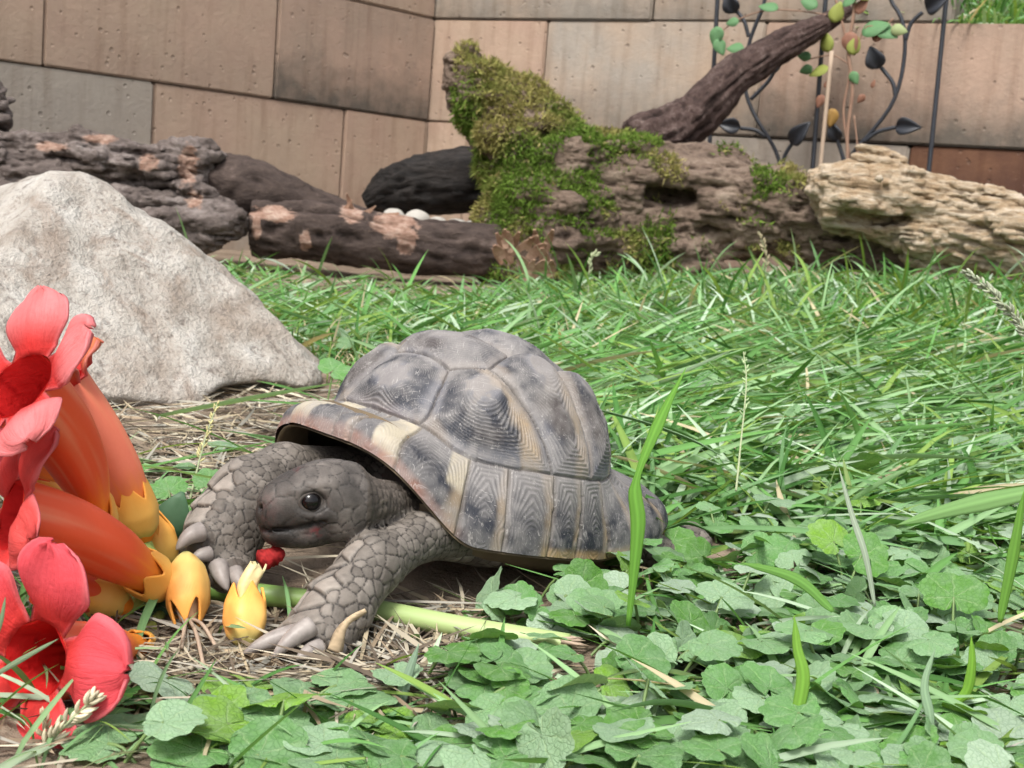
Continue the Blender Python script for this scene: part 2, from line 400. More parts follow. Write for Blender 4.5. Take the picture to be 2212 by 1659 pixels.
# ================================================================== LOGS AND STUMPS BEHIND
PXM = lambda y: y / FPX
def wood_mat(name, stops, stretch=(1, 1, 1), bump=.9, rough=.85, scale=14, bare=False, crev=True):
    m = NT(name, rough, .2); v = m.pos(stretch); n1 = m.noise(v, scale, 6, .7, .6); n2 = m.noise(v, scale * 6, 5, .75); n3 = m.noise(m.pos(tuple(q * .6 + .4 for q in stretch)), scale * 2.2, 5, .7, 1.0)
    f = m.math('ADD', m.math('MULTIPLY', n1, .45), m.math('ADD', m.math('MULTIPLY', n2, .25), m.math('MULTIPLY', n3, .30)))
    c = m.ramp(f, *stops)
    if bare:                                       # places where the bark has come off
        k = m.n('ShaderNodeSeparateColor'); m.l(m.attr(), k.inputs[0])
        w = m.ramp(m.math('ADD', k.outputs[0], m.math('MULTIPLY', m.math('SUBTRACT', n3, .5), 1.6)), (.45, 0.), (.62, 1.))
        c = m.mix(w, c, m.ramp(n2, (.3, (.16, .085, .06)), (.5, (.29, .185, .14)), (.7, (.44, .34, .28))))
    k2 = m.n('ShaderNodeSeparateColor'); m.l(m.attr(), k2.inputs[0]); c = m.mix(k2.outputs[1], c, m.mix(1.0, c, (.16, .13, .11), 'MULTIPLY'))     # darker in the crevices of the relief
    m.color(c); m.bump(f, bump, .022); return m.m
BARK_MOSSY = wood_mat('bark_reddish', ((.32, (.035, .024, .02)), (.5, (.15, .108, .082)), (.68, (.30, .24, .185))), (.5, 1, 1.6))
BARK_DARK = wood_mat('bark_dark', ((.35, (.018, .013, .012)), (.55, (.075, .055, .047)), (.75, (.24, .185, .16))), (.6, .6, 1.4), bare=True)
BARK_GREY = wood_mat('bark_grey', ((.35, (.03, .024, .021)), (.5, (.13, .105, .095)), (.7, (.34, .30, .28))), (.7, .7, 1.6), 1.0, bare=True)
PALE_WOOD = wood_mat('pale_rotten_wood', ((.34, (.14, .09, .055)), (.45, (.36, .26, .16)), (.56, (.50, .42, .32)), (.70, (.58, .53, .46))), (.5, .7, 2.2), 1.0, .9, 20)
CHAR = wood_mat('charred_wood', ((.4, (.006, .006, .006)), (.6, (.035, .029, .026)), (.8, (.14, .11, .10))), (.5, .5, 2.5), .9, .6)
BRANCH = wood_mat('branch_bark', ((.35, (.022, .015, .013)), (.52, (.085, .055, .048)), (.7, (.27, .215, .19))), (1.2, 1.2, .8), 1.0, .85, 22)
RAW_WOOD = wood_mat('torn_wood', ((.35, (.22, .10, .06)), (.6, (.48, .33, .24)), (.75, (.62, .50, .42))), (1, 1, 1), .5, .8, 25)

def roughen(V, F, sc, amp, seed, dark=.9):
    # finer mesh with flaky, fibrous relief
    V, F = catmull(V, F); N = vnormals(V, F); f = ridged(V * np.array(sc), 3, seed); f2 = vnoise(V * 130, seed + 9)
    crev = np.stack([np.zeros(len(V)), sm(.35, -.55, f + .4 * f2) * dark, np.zeros(len(V))], -1)
    return V + N * (amp * (np.sign(f) * np.abs(f) ** .7) * .6 + amp * .35 * f2)[:, None], F, crev
# mossy broken log
YL = 2.55; q = lambda px, py, y=YL: at_y(px, py, y); s_ = PXM(YL)
core = [(q(997, 150, 2.56), q(1130, 300), 42 * s_, 92 * s_), (q(1130, 300), q(1215, 450), 98 * s_, 150 * s_), (q(1190, 470, 2.5), q(1150, 580, 2.48), 130 * s_, 110 * s_),
        (q(1230, 390), q(1560, 440), 116 * s_, 104 * s_), (q(1560, 440), q(1760, 480, 2.5), 104 * s_, 96 * s_), (q(1760, 480, 2.5), q(1960, 555, 2.45), 92 * s_, 60 * s_),
        (q(1200, 500, 2.5), q(1500, 560, 2.52), 105 * s_, 60 * s_)]
def mossy_fn(P):
    W = P + .012 * np.stack([vnoise(P * 14, 1), vnoise(P * 14, 2), vnoise(P * 14, 3)], -1); d = None
    for a, b, ra, rb in core:
        e = cone(W, a, b, ra, rb); d = e if d is None else smin(d, e, .035)
    d = d + .014 * fbm(P * np.array([9, 14, 22]), 4, 3, .6) + .006 * ridged(P * np.array([12, 30, 46]), 2, 8)
    d = smax(d, -(ell(P, q(1458, 425, 2.44), (84 * s_, .10, 30 * s_)) + .014 * vnoise(P * 30, 55)), .01)
    d = smax(d, -ell(P, q(1172, 292, 2.44), (34 * s_, .07, 20 * s_)), .008)
    d = smax(d, -ell(P, q(1030, 395, 2.42), (26 * s_, .06, 40 * s_)), .01)
    # the broken, splintered upper end
    d = smax(d, (P - q(1000, 108, 2.56)) @ unit([-.55, 0, .9]) + .016 * vnoise(P * 60, 4), .004)
    return d
V, F = surface_nets(mossy_fn, (q(900, 100)[0], 2.24, -.05), (q(2000, 100)[0], 2.80, .50), .006, .035)
V, F, cr = roughen(V, F, (26, 55, 85), .007, 401)
log = obj('mossy_log', V, F, BARK_MOSSY, None, cr)
tag(log, 'broken moss-covered log with a pointed stub rising from one end', 'log')
moss_m = NT('moss', .9, .1); moss_m.color(moss_m.attr()).thin(.4)
N = vnormals(V, F); pp = proj(V)
mk = sm(-.15, .25, fbm(V * 16, 3, 21) * 1.3 + 1.1 * sm(1500, 1150, pp[:, 0]) - .72 + .6 * sm(-.2, .6, N[:, 2]) - .5 * sm(1300, 1700, pp[:, 0]))
mk *= (N[:, 1] < .35) * (pp[:, 1] < 600) * (pp[:, 0] > 985)
mk *= 1 - .9 * np.exp(-(((pp[:, 0] - 1350) / 75) ** 2 + ((pp[:, 1] - 345) / 32) ** 2))
mk *= 1 - .9 * np.exp(-(((pp[:, 0] - 1130) / 55) ** 2 + ((pp[:, 1] - 555) / 50) ** 2))
mk *= 1 - .8 * np.exp(-(((pp[:, 0] - 1450) / 95) ** 2 + ((pp[:, 1] - 430) / 45) ** 2))
pick = rng.choice(len(V), 40000, p=mk / mk.sum()); base = V[pick] + rng.normal(size=(40000, 3)) * .004
patch = sm(-.55, .25, fbm(V[pick] * 9, 3, 33))[:, None]
nd = unit(N[pick] + rng.normal(size=(40000, 3)) * .75 + [0, -.1, .15]); ln = rng.uniform(.006, .017, 40000)[:, None]
sd_ = unit(np.cross(nd, rng.normal(size=(40000, 3)))); wd = rng.uniform(.0012, .0028, 40000)[:, None]
Vm = np.stack([base - sd_ * wd, base + sd_ * wd, base + nd * ln + [0, 0, -.002]], 1)
green = lerp(np.array([.27, .25, .085]), np.array([.125, .20, .035]), patch) * rng.uniform(.6, 1.6, (40000, 1))
gold = rng.random((40000, 1)) < .14 * (1 - patch) + .04; green = np.where(gold, np.array([.42, .36, .15]) * rng.uniform(.7, 1.2, (40000, 1)), green)
mo = obj('moss', Vm.reshape(-1, 3), np.arange(120000).reshape(-1, 3), moss_m.m, log, np.repeat(green, 3, 0), smooth=False); mo['kind'] = 'stuff'
# flakes of torn bark at the foot of the stub
for k in range(16):
    c = q(random.uniform(1075, 1200), random.uniform(500, 585), 2.33) + rng.normal(size=3) * .006
    ax = unit([random.uniform(-.5, .5), -.5, random.uniform(.4, 1)]); si = unit(np.cross(ax, [0, 1, .3])); L, W_ = random.uniform(.018, .04), random.uniform(.005, .011)
    u = np.linspace(-1, 1, 5); pr = np.array([.5, .9, 1, .8, .3]); bend = .006 * u ** 2
    Vv = np.concatenate([c + ax * L * uu + np.array([0, -1, 0]) * bb + si * W_ * ww * sgn for uu, bb, ww in zip(u, bend, pr) for sgn in (-1, 1)]).reshape(-1, 3)
    obj('bark_flake', Vv, np.array([[2 * i, 2 * i + 1, 2 * i + 3, 2 * i + 2] for i in range(4)]), RAW_WOOD, log, smooth=False, solid=.002)

# pale rotten log
YP = 2.36; qp = lambda px, py, y=YP: at_y(px, py, y); sp = PXM(YP)
core2 = [(qp(1800, 430), qp(1880, 420), 82 * sp, 84 * sp), (qp(1880, 420), qp(2050, 470), 84 * sp, 76 * sp), (qp(2050, 470), qp(2300, 530, 2.3), 80 * sp, 96 * sp), (qp(1990, 500), qp(2140, 540), 70 * sp, 60 * sp)]
def pale_fn(P):
    W = P + .010 * np.stack([vnoise(P * 16, 11), vnoise(P * 16, 12), vnoise(P * 16, 13)], -1); d = None
    for a, b, ra, rb in core2:
        e = cone(W, a, b, ra, rb); d = e if d is None else smin(d, e, .03)
    R_ = P @ np.array([[.97, 0, .2], [0, 1, 0], [-.2, 0, .97]])
    d = d + .012 * fbm(P * 9, 3, 14, .5) + .010 * ridged(R_ * np.array([4, 28, 60]), 3, 18) + .004 * vnoise(P * 90, 4)
    d = smax(d, -(ell(P, qp(1895, 478, 2.28), (80 * sp, .10, 30 * sp)) + .014 * vnoise(P * 30, 56)), .012)
    d = smax(d, -ell(P, qp(1785, 330, 2.32), (60 * sp, .2, 22 * sp)), .02)
    d = smax(d, (P - qp(1752, 400)) @ unit([-.88, 0, -.45]) + .016 * vnoise(P * 40, 4), .006)
    return d
V, F = surface_nets(pale_fn, (qp(1700, 300)[0], 2.12, 0), (qp(2330, 300)[0], 2.56, .34), .0055, .035)
V, F, cr = roughen(V, F, (9, 60, 125), .007, 402, .6)
tag(obj('rotten_log', V, F, PALE_WOOD, None, cr), 'pale crumbling log with a hollow under its broken end, by the rusty block', 'log')

# dark gnarled stump behind the boulder
YS = 2.42; qs = lambda px, py, y=YS: at_y(px, py, y); ss = PXM(YS)
core3 = [(qs(-160, 400), qs(180, 390), 120 * ss, 105 * ss), (qs(180, 390), qs(400, 360), 100 * ss, 70 * ss), (qs(300, 470, 2.36), qs(465, 480, 2.36), 80 * ss, 62 * ss),
         (qs(-20, 330, 2.45), qs(0, 200, 2.45), 50 * ss, 30 * ss), (qs(380, 320), qs(340, 300), 36 * ss, 26 * ss)]
def stump_fn(P):
    W = P + .016 * np.stack([vnoise(P * 13, 31), vnoise(P * 13, 32), vnoise(P * 13, 33)], -1); d = None
    for a, b, ra, rb in core3:
        e = cone(W, a, b, ra, rb); d = e if d is None else smin(d, e, .02)
    d = d + .018 * ridged(P * np.array([7, 12, 34]), 3, 34) + .010 * fbm(P * 28, 3, 35, .6)
    d = smax(d, -ell(P, qs(395, 345, 2.34), (30 * ss, .05, 48 * ss)), .008)
    d = smax(d, -ell(P, qs(120, 340, 2.33), (55 * ss, .05, 14 * ss)), .008)
    return d
V, F = surface_nets(stump_fn, (qs(-260, 300)[0], 2.16, -.04), (qs(560, 300)[0], 2.68, .40), .006, .035)
V, F, cr = roughen(V, F, (24, 40, 95), .008, 403)
def bare_mask(V, spots):
    pp = proj(V); w = np.zeros(len(V))
    for px, py, a_, b_ in spots: w = np.maximum(w, np.exp(-((pp[:, 0] - px) / a_) ** 2 - ((pp[:, 1] - py) / b_) ** 2))
    return np.stack([w * 1.05, np.zeros(len(V)), w * 0], -1)
stump = obj('gnarled_log', V, F, BARK_GREY, None, bare_mask(V, ((322, 352, 26, 24), (405, 355, 26, 50), (110, 318, 44, 12), (215, 300, 46, 12), (420, 430, 22, 20))) + cr); tag(stump, 'dark gnarled log with flaking grey bark behind the boulder', 'log')

def rough_log(name, pts, rad, mat, label, n=60, nseg=36, amp=.12, seed=0, cat='log', sc=18, spots=()):
    pts = spline(pts, n); rad = np.interp(np.linspace(0, 1, n), np.linspace(0, 1, len(rad)), rad)
    V, F = tube(pts, rad, nseg); T, Nn, B = frames(pts); m = n * nseg
    ctr = np.repeat(pts, nseg, 0); dirs = V[:m] - ctr
    k = 1 + amp * ridged(np.stack([np.repeat(np.linspace(0, 1, n) * sc * .35, nseg), *(unit(dirs)[:, [0, 2]].T * 3.2)], -1), 3, seed) + amp * .8 * fbm(V[:m] * sc * 1.6, 3, seed + 5)
    V[:m] = ctr + dirs * k[:, None]; a_ = np.tile(np.linspace(0, 2 * PI, nseg, endpoint=False), n); fr_ = ridged(np.stack([np.repeat(np.linspace(0, 1, n) * sc * .5, nseg), np.cos(a_) * 7, np.sin(a_) * 7], -1), 3, seed + 3)
    V[:m] += unit(dirs) * (np.repeat(rad, nseg) * .10 * np.sign(fr_) * np.abs(fr_) ** .7)[:, None]; cm = bare_mask(V, spots); cm[:m, 1] = .85 * sm(.4, -.5, fr_)
    return tag(obj(name, V, F, mat, None, cm), label, cat)
fl = rough_log('short_log', [qs(548, 492, 2.40), qs(700, 500, 2.40), qs(880, 530, 2.40), qs(1090, 545, 2.44)], [54 * ss, 56 * ss, 52 * ss, 50 * ss], BARK_DARK,
               'short dark log with bark peeling off its cut end, before the white pebbles', amp=.07, seed=41, n=110, nseg=48, spots=((590, 462, 60, 20), (850, 485, 60, 34), (760, 455, 30, 34), (880, 520, 26, 40), (660, 520, 14, 26), (555, 490, 12, 40)))
for px, py, a_, L, W_ in ((742, 462, 60, .030, .008), (760, 458, 105, .034, .007), (722, 462, 150, .026, .007), (790, 462, 40, .024, .006), (830, 470, 20, .03, .008)):
    a_ = math.radians(a_); c = qs(px, py, 2.39); ax = np.array([math.cos(a_), -.25, math.sin(a_)]); si = unit(np.cross(ax, [.2, 1, 0])); u = np.linspace(0, 1, 6)
    Vv = np.array([c + ax * L * uu + si * W_ * (1 - uu * .8) * sg + np.array([0, -.008, 0]) * uu ** 2 for uu in u for sg in (-1, 1)])
    obj('peeling_bark', Vv, np.array([[2 * i, 2 * i + 1, 2 * i + 3, 2 * i + 2] for i in range(5)]), RAW_WOOD, fl, smooth=False, solid=.002)
rough_log('thick_branch', [qs(430, 400, 2.5), qs(505, 405, 2.46), qs(590, 420, 2.44), qs(700, 455, 2.46), qs(800, 480, 2.5)], [62 * ss, 62 * ss, 48 * ss, 34 * ss, 24 * ss], BARK_DARK,
          'thick brown branch lying between the gnarled log and the short log', amp=.08, seed=51, cat='branch')
rough_log('charred_log', [at_y(790, 440, 2.80), at_y(850, 412, 2.80), at_y(930, 394, 2.80), at_y(1100, 372, 2.78)], [.018, .046, .058, .064], CHAR,
          'blackened log behind the white pebbles, half hidden by the mossy log', amp=.11, seed=61, n=110, nseg=60, sc=9)
rough_log('leaning_branch', [at_y(1370, 318, 2.75), at_y(1480, 265, 2.78), at_y(1575, 175, 2.80), at_y(1680, 105, 2.84), at_y(1760, 62, 2.88), at_y(1835, 22, 2.93)],
          [.050, .046, .036, .030, .021, .010], BRANCH, 'dark bare branch leaning against the wall behind the mossy log', n=200, nseg=60, amp=.10, seed=71, cat='branch', sc=20)

# white pebbles
peb = NT('pebble', .8, .2); peb.color(peb.mix(peb.noise(peb.pos(), 60), (.30, .28, .25), (.44, .42, .38)))
for k, (px, py, rx_, rz_, lab) in enumerate(((850, 468, 28, 22, 'white pebble beside the torn bark of the short log'), (900, 472, 30, 20, 'white round pebble, second from the torn bark'),
                                        (945, 478, 22, 12, 'low white pebble in the middle of the pebble row'), (985, 482, 26, 12, 'flat white pebble behind the short log, next to the mossy log'), (1020, 484, 20, 10, 'small white pebble touching the mossy log'))):
    me = bmesh.new(); bmesh.ops.create_icosphere(me, subdivisions=3, radius=1); y = 2.62; c = at_y(px, py + 8, y); w = PXM(y)
    Vp = np.array([v_.co[:] for v_ in me.verts]); Fp = np.array([[x.index for x in f.verts] for f in me.faces]); me.free()
    Vp = Vp * (1 + .10 * vnoise(Vp * 1.6, 80 + k))[:, None] * [rx_ * w, .024, (rz_ + 6) * w] + c
    tag(obj('pebble', Vp, Fp, peb.m), lab, 'pebble', 'white pebbles behind the short log')

# ================================================================== BOULDER
hp = [(-60, 420, 1.00), (75, 388, .98), (110, 372, 1.0), (200, 374, 1.0), (275, 420, 1.0), (480, 585, 1.02), (640, 720, 1.03), (698, 785, 1.03), (702, 832, 1.03),
      (560, 835, .92), (420, 905, .84), (320, 944, .79), (230, 930, .77), (100, 900, .77), (-150, 880, .78), (-180, 520, .9), (150, 640, .83), (60, 760, .785), (260, 600, .86), (520, 760, .92)]
pts = [at_y(*p) for p in hp] + [at_y(110, 400, 1.14), at_y(300, 470, 1.16), at_y(690, 800, 1.14), at_y(-150, 520, 1.14)] + [np.array([-.20, 1.16, -.02]), np.array([-.45, 1.15, -.02]), np.array([-.44, .80, -.02])]
bm = bmesh.new()
for p in pts: bm.verts.new(p)
r = bmesh.ops.convex_hull(bm, input=bm.verts); bm.normal_update()
planes = []
cen = np.mean(pts, 0)
for f in bm.faces:
    n_ = np.array(f.normal); o_ = np.array(f.verts[0].co)
    if (cen - o_) @ n_ > 0: n_ = -n_
    if f.calc_area() > 1e-5: planes.append((n_, n_ @ o_))
bm.free()
chips = [(at_y(480, 592, 1.02) - [.012, 0, .004], unit([.55, -.5, .75])), (at_y(300, 440, 1.0) - [.004, 0, .006], unit([.3, -.4, .9])), (at_y(60, 420, .98) - [0, 0, .004], unit([-.5, -.45, .75])),
         (at_y(380, 880, .83) + [0, .004, 0], unit([.25, -.85, -.45])), (at_y(150, 640, .83) + [0, .007, 0], unit([-.25, -.9, .35])), (at_y(560, 860, .93) + [0, .004, 0], unit([.35, -.6, -.75]))]
def rock_fn(P):
    d = np.full(len(P), -1e9)
    W = P + .003 * np.stack([vnoise(P * 16, 91), vnoise(P * 16, 92), vnoise(P * 16, 93)], -1)
    for n_, k in planes: d = smax(d, W @ n_ - k, .0012)
    d = d + .0030 * fbm(P * 45, 4, 94, .6) + .010 * np.abs(vnoise(P * np.array([13, 13, 20]) + 3, 97)) + .005 * np.abs(vnoise(P * np.array([30, 30, 46]), 99)) - .006
    for c_, n_ in chips: d = smax(d, (P - c_) @ n_ + .003 * vnoise(P * 50, 98), .002)
    d = smax(d, -ell(P, at_y(585, 872, .955), (.05, .05, .014)), .006)
    return d
V, F = surface_nets(rock_fn, np.min(pts, 0) - .02, np.max(pts, 0) + .02, .0036, .012)
rock_m = NT('limestone', .88, .2); v = rock_m.pos(); nb = rock_m.noise(v, 7, 6, .6, .5); nf = rock_m.noise(v, 110, 5, .75); nm = rock_m.noise(v, 26, 6, .65)
base = rock_m.ramp(nm, (.3, (.29, .25, .21)), (.5, (.45, .415, .37)), (.68, (.54, .515, .475)))
base = rock_m.mix(rock_m.ramp(nb, (.52, 0.), (.64, .75)), base, (.28, .215, .165))
base = rock_m.mix(rock_m.ramp(nf, (.32, .85), (.46, 0.)), base, (.17, .14, .12))
sp2 = rock_m.noise(v, 330, 4, .8); base = rock_m.mix(rock_m.ramp(sp2, (.36, .5), (.44, 0.)), base, (.17, .14, .12)); st_ = rock_m.noise(v, 16, 5, .7, 1.2); base = rock_m.mix(rock_m.ramp(st_, (.56, 0.), (.66, .55)), base, (.26, .195, .15))
rock_m.color(base); rock_m.bump(rock_m.math('ADD', nf, rock_m.math('MULTIPLY', nm, 1.5)), .95, .007)
tag(obj('boulder', V, F, rock_m.m), 'large pale limestone boulder lying in the lawn behind the red flowers', 'rock')

# ================================================================== TRELLIS, STAKE, VINE
def wall_y(px, py, off):
    r_ = ray(px, py); p0 = CORNER[:2] + NR * off; t = ((p0 - CP[:2]) @ NR) / (r_[:2] @ NR); return CP + r_ * t
iron = NT('black_iron', .5, .5); iron.color(iron.mix(iron.noise(iron.pos(), 60), (.010, .012, .016), (.028, .032, .042))); iron = iron.m
OFF = .10
tl = wall_y(1750, 350, OFF)
trel = thing('garden_trellis', 'black wrought iron trellis with curling stems and metal leaves before the wall', 'trellis', (tl[0], tl[1], terrain(tl[0], tl[1])))
def bar(name, pxs, r_, n=24, off=OFF):
    P = spline([wall_y(a, b, off) for a, b in pxs], n); V, F = tube(P, r_, 8); return obj(name, V, F, iron, trel)
for a, b in (((1553, -60), (1527, 420)), ((1788, -60), (1748, 460)), ((2050, -60), (1993, 500))): bar('upright_bar', [a, ((a[0] + b[0]) / 2, (a[1] + b[1]) / 2), b], .0052)
for pl in ([(1685, 420), (1685, 356), (1667, 309), (1639, 265), (1615, 214), (1610, 170), (1617, 99), (1635, 47), (1650, 10), (1655, -40)], [(1580, 12), (1606, 43), (1617, 79)],
           [(1600, 277), (1630, 281), (1655, 295)], [(1712, 308), (1696, 335), (1687, 365)], [(1679, 140), (1660, 175), (1622, 215)],
           [(1915, -50), (1924, 0), (1944, 32), (1954, 71), (1954, 119), (1944, 178), (1924, 230), (1889, 277), (1857, 313), (1830, 352), (1815, 420)],
           [(1956, 87), (1968, 51), (1993, 26)], [(1904, 146), (1928, 178), (1934, 205)], [(1934, 275), (1896, 285), (1866, 306)], [(1808, 300), (1818, 330), (1826, 360)]):
    bar('curling_stem', pl, .0045, off=OFF + .012)
def metal_leaf(px, py, tip, wid, ln):
    c = wall_y(px, py, OFF + .02); t_ = wall_y(*tip, OFF + .03); ax = unit(t_ - c); si = unit(np.cross(ax, [NR[0], NR[1], 0])); nn = np.cross(si, ax); L = ln; n = 9; V = []
    for u in np.linspace(0, 1, n):
        w = wid * math.sin(PI * u ** .75) ** .8 * (1 - .15 * u) if 0 < u < 1 else 0.001
        for sg in (-1, -.5, 0, .5, 1): V.append(c + ax * L * (u - .45) + si * w * sg + nn * (.012 * abs(sg) ** 1.5 * w / wid + .006 * math.sin(3 * u)))
    obj('metal_leaf', np.array(V), np.array([[5 * i + j, 5 * i + j + 1, 5 * i + j + 6, 5 * i + j + 5] for i in range(n - 1) for j in range(4)]), iron, trel, solid=.004)
for px, py, tip, w_, L in ((1578, 272, (1550, 268), .018, .050), (1728, 290, (1752, 262), .020, .066), (1679, 135, (1700, 118), .022, .05), (1891, 126, (1880, 100), .022, .052),
                       (1960, 274, (1995, 276), .019, .058), (2023, 8, (2045, -4), .022, .056), (1580, 8, (1570, -14), .020, .05), (1804, 284, (1796, 262), .016, .045)): metal_leaf(px, py, tip, w_, L)
cane = NT('cane', .7, .3); cane.color(cane.mix(cane.noise(cane.pos((1, 1, .1)), 90), (.30, .22, .16), (.45, .35, .26)))
V, F = tube(spline([wall_y(1797, 110, .17), wall_y(1768, 400, .17)], 8), .0045, 10); tag(obj('garden_cane', V, F, cane.m), 'thin pale cane standing upright in front of the trellis', 'stake')
vt = thing('climbing_vine', 'thin vine with yellowing and green leaves climbing the trellis', 'vine', (wall_y(1830, 400, .13)[0], wall_y(1830, 400, .13)[1], .1))
vine_m = NT('vine_stem', .8, .2); vine_m.color(vine_m.mix(vine_m.noise(vine_m.pos(), 40), (.21, .12, .085), (.30, .20, .14)))
for pl, r_ in (([(1838, 420), (1830, 300), (1842, 190), (1832, 110), (1845, 20), (1838, -60)], .004), ([(1835, 340), (1822, 240), (1836, 150), (1822, 60), (1800, -20)], .003), ([(1845, 120), (1870, 60), (1905, 60), (1930, 40)], .002),
             ([(1836, 140), (1800, 120), (1760, 125), (1735, 132)], .0016), ([(1825, 40), (1740, 25), (1660, 22), (1600, 40), (1552, 72)], .0016), ([(1845, 250), (1852, 330), (1838, 380)], .002)):
    V, F = tube(spline([wall_y(a, b, .135) for a, b in pl], 20), r_, 6); obj('vine_stem', V, F, vine_m.m, vt)
vleaf = NT('vine_leaf', .6, .3); vleaf.color(vleaf.attr()).thin(.3)
YG, GR, RD = (.30, .34, .08), (.13, .27, .12), (.30, .15, .10)
def soft_leaf(parent, c, ax, nrm, L, W, colr, mat=None, name='leaf', n=7, cup=.15, solid=0):
    ax = unit(ax); nrm = unit(nrm - ax * (nrm @ ax)); si = np.cross(nrm, ax); V = []
    for u in np.linspace(0, 1, n):
        w = W * (math.sin(PI * min(.985, (u * .95 + .03) ** .72)) ** .9 + .02)
        for sg in (-1, 0, 1): V.append(c + ax * L * u + si * w * sg + nrm * (cup * w * abs(sg) - .25 * L * u * u * cup))
    return obj(name, np.array(V), np.array([[3 * i + j, 3 * i + j + 1, 3 * i + j + 4, 3 * i + j + 3] for i in range(n - 1) for j in (0, 1)]), mat or vleaf.m, parent, np.tile(colr, (3 * n, 1)), solid=solid)
for px, py, a, L, cl in ((1800, 48, 75, .045, YG), (1792, 112, 110, .045, YG), (1790, 148, 200, .045, YG), (1838, 118, 75, .04, YG), (1862, 72, 20, .06, GR), (1893, 62, -20, .05, GR), (1888, 90, 60, .032, RD),
                     (1752, 122, 180, .03, GR), (1755, 146, 200, .03, GR), (1680, 20, 170, .045, GR), (1553, 58, 260, .045, GR), (1548, 85, 300, .04, GR), (1606, 105, 180, .04, GR), (1596, 46, 190, .03, GR),
                     (1925, 62, -10, .035, (.35, .42, .2)), (1840, 155, -60, .03, GR), (1778, 205, 250, .03, RD), (1868, 205, 230, .022, RD), (1884, 190, 80, .018, RD), (1782, 190, 70, .018, RD), (1800, 235, 265, .04, (.4, .24, .07)), (1850, 30, 60, .04, RD), (1832, 70, -70, .05, RD), (1880, -2, 150, .05, YG), (1820, 12, 30, .04, GR), (1765, 15, 160, .04, GR)):
    a = math.radians(a); ax = np.array([DR[0] * math.cos(a), DR[1] * math.cos(a), math.sin(a)])
    soft_leaf(vt, wall_y(px, py, .14), ax, np.array([NR[0], NR[1], .5]) + rng.normal(size=3) * .3, L, L * .36, cl, solid=.0008)

# ================================================================== TORTOISE
TC = np.array([-.0218, .5756, .0192]); HEAD, TPITCH, TROLL = .752, .1777, -.0449
def shell_basis():
    f = np.array([-math.sin(HEAD), -math.cos(HEAD), 0]); l = np.array([-f[1], f[0], 0]); B = np.stack([f, l, np.array([0, 0, 1.])], 1)
    cp, sp_ = math.cos(TPITCH), math.sin(TPITCH); cr, sr = math.cos(TROLL), math.sin(TROLL)
    return B @ np.array([[cp, 0, -sp_], [0, 1, 0], [sp_, 0, cp]]) @ np.array([[1, 0, 0], [0, cr, -sr], [0, sr, cr]])
TB = shell_basis()
def tw(P): return np.asarray(P, float) @ TB.T + TC
T_T = np.array([0, .14, .28, .42, .55, .66, .76, .84, .91, .96, 1.0])
T_R = np.array([0, .21, .42, .60, .745, .845, .905, .945, .975, .992, 1.0])
T_Z = np.array([1, .985, .93, .83, .69, .54, .39, .27, .16, .07, 0])
_tt = np.linspace(0, 1, 401)
def _soft(y):                                            # round the corners of the profile table
    k = np.exp(-np.linspace(-2, 2, 41) ** 2); k /= k.sum(); e = np.interp(_tt, T_T, y)
    pl = 2 * e[0] - e[1:21][::-1] if y[0] == 0 else e[1:21][::-1]
    return np.convolve(np.concatenate([pl, e, 2 * e[-1] - e[-21:-1][::-1]]), k, 'valid')
_R, _Z = _soft(T_R), _soft(T_Z)
def carapace_pt(th, t):
    c, s = np.cos(th), np.sin(th)
    fr = sm(.5498, 1, c); re = sm(.2, .95, -c); rho = np.interp(t, _tt, _R); z = np.interp(t, _tt, _Z); w = sm(.62, 1, t); mid = sm(.15, .5, t) * sm(.95, .70, t)
    rho = rho * (1 + .0247 * mid - .1904 * sm(-.1, .9, c) * mid - .1797 * sm(-.1, .9, -c) * mid) * (1 + .2192 * re * sm(.75, 1, t)); z = z + .365 * fr * w + .2211 * re * w
    k = (np.abs(c) ** 2.3372 + np.abs(s) ** 2.3372) ** (-1 / 2.3372)
    return np.stack([.0853 * rho * c * k, .0729 * rho * s * k, .0783 * z], -1)

tort = thing('tortoise', 'grey dusty tortoise with a ridged dark shell eating the red flowers', 'tortoise', (TC[0], TC[1], 0))
NTH, NTT = 1000, 250
th = np.linspace(0, 2 * PI, NTH, endpoint=False); tt = np.concatenate([[.012], np.linspace(.02, 1, NTT - 1)])
TH, TT_ = np.meshgrid(th, tt, indexing='ij')
Pc = carapace_pt(TH, TT_)
dth = np.roll(Pc, -1, 0) - np.roll(Pc, 1, 0); dtt = np.gradient(Pc, axis=1); Nc = unit(np.cross(dth, dtt)); Nc *= np.sign((Nc * Pc).sum(-1, keepdims=True))
# scute map
warp = .018 * np.stack([vnoise(Pc * 45, 201), vnoise(Pc * 45, 202)], -1)
r_ = TT_ / .755; qx = r_ * np.cos(TH) + warp[..., 0]; qy = r_ * np.sin(TH) + warp[..., 1]; ang = (np.degrees(TH) + 180 + 70 * warp[..., 0]) % 360 - 180
MS = np.array([12, 29, 50, 64, 80, 92, 106, 119, 134, 149, 164]); MSR = np.array([-4, 23, 44, 61, 78, 92, 106, 120, 134, 149, 164])
mi = np.where(ang > 8, 1 + np.searchsorted(MS, ang) - 1, 20 + np.searchsorted(MSR, -ang)); mi = np.where((ang <= 12) & (ang >= 4), 0, mi); mi = np.where(np.abs(ang) > 164, 50, mi)
marg = TT_ > .755 - .075 * sm(.70, .97, np.cos(TH)) + .012 * np.cos(2 * TH) + warp[..., 0] * .3
vw = np.interp(qx, [-1.1, -.62, -.45, -.28, -.08, .12, .31, .5, .75, 1.1], [.34, .24, .34, .25, .36, .25, .36, .25, .40, .46])
vi = np.digitize(qx, [-.62, -.28, .12, .5]); ay = np.abs(qy)
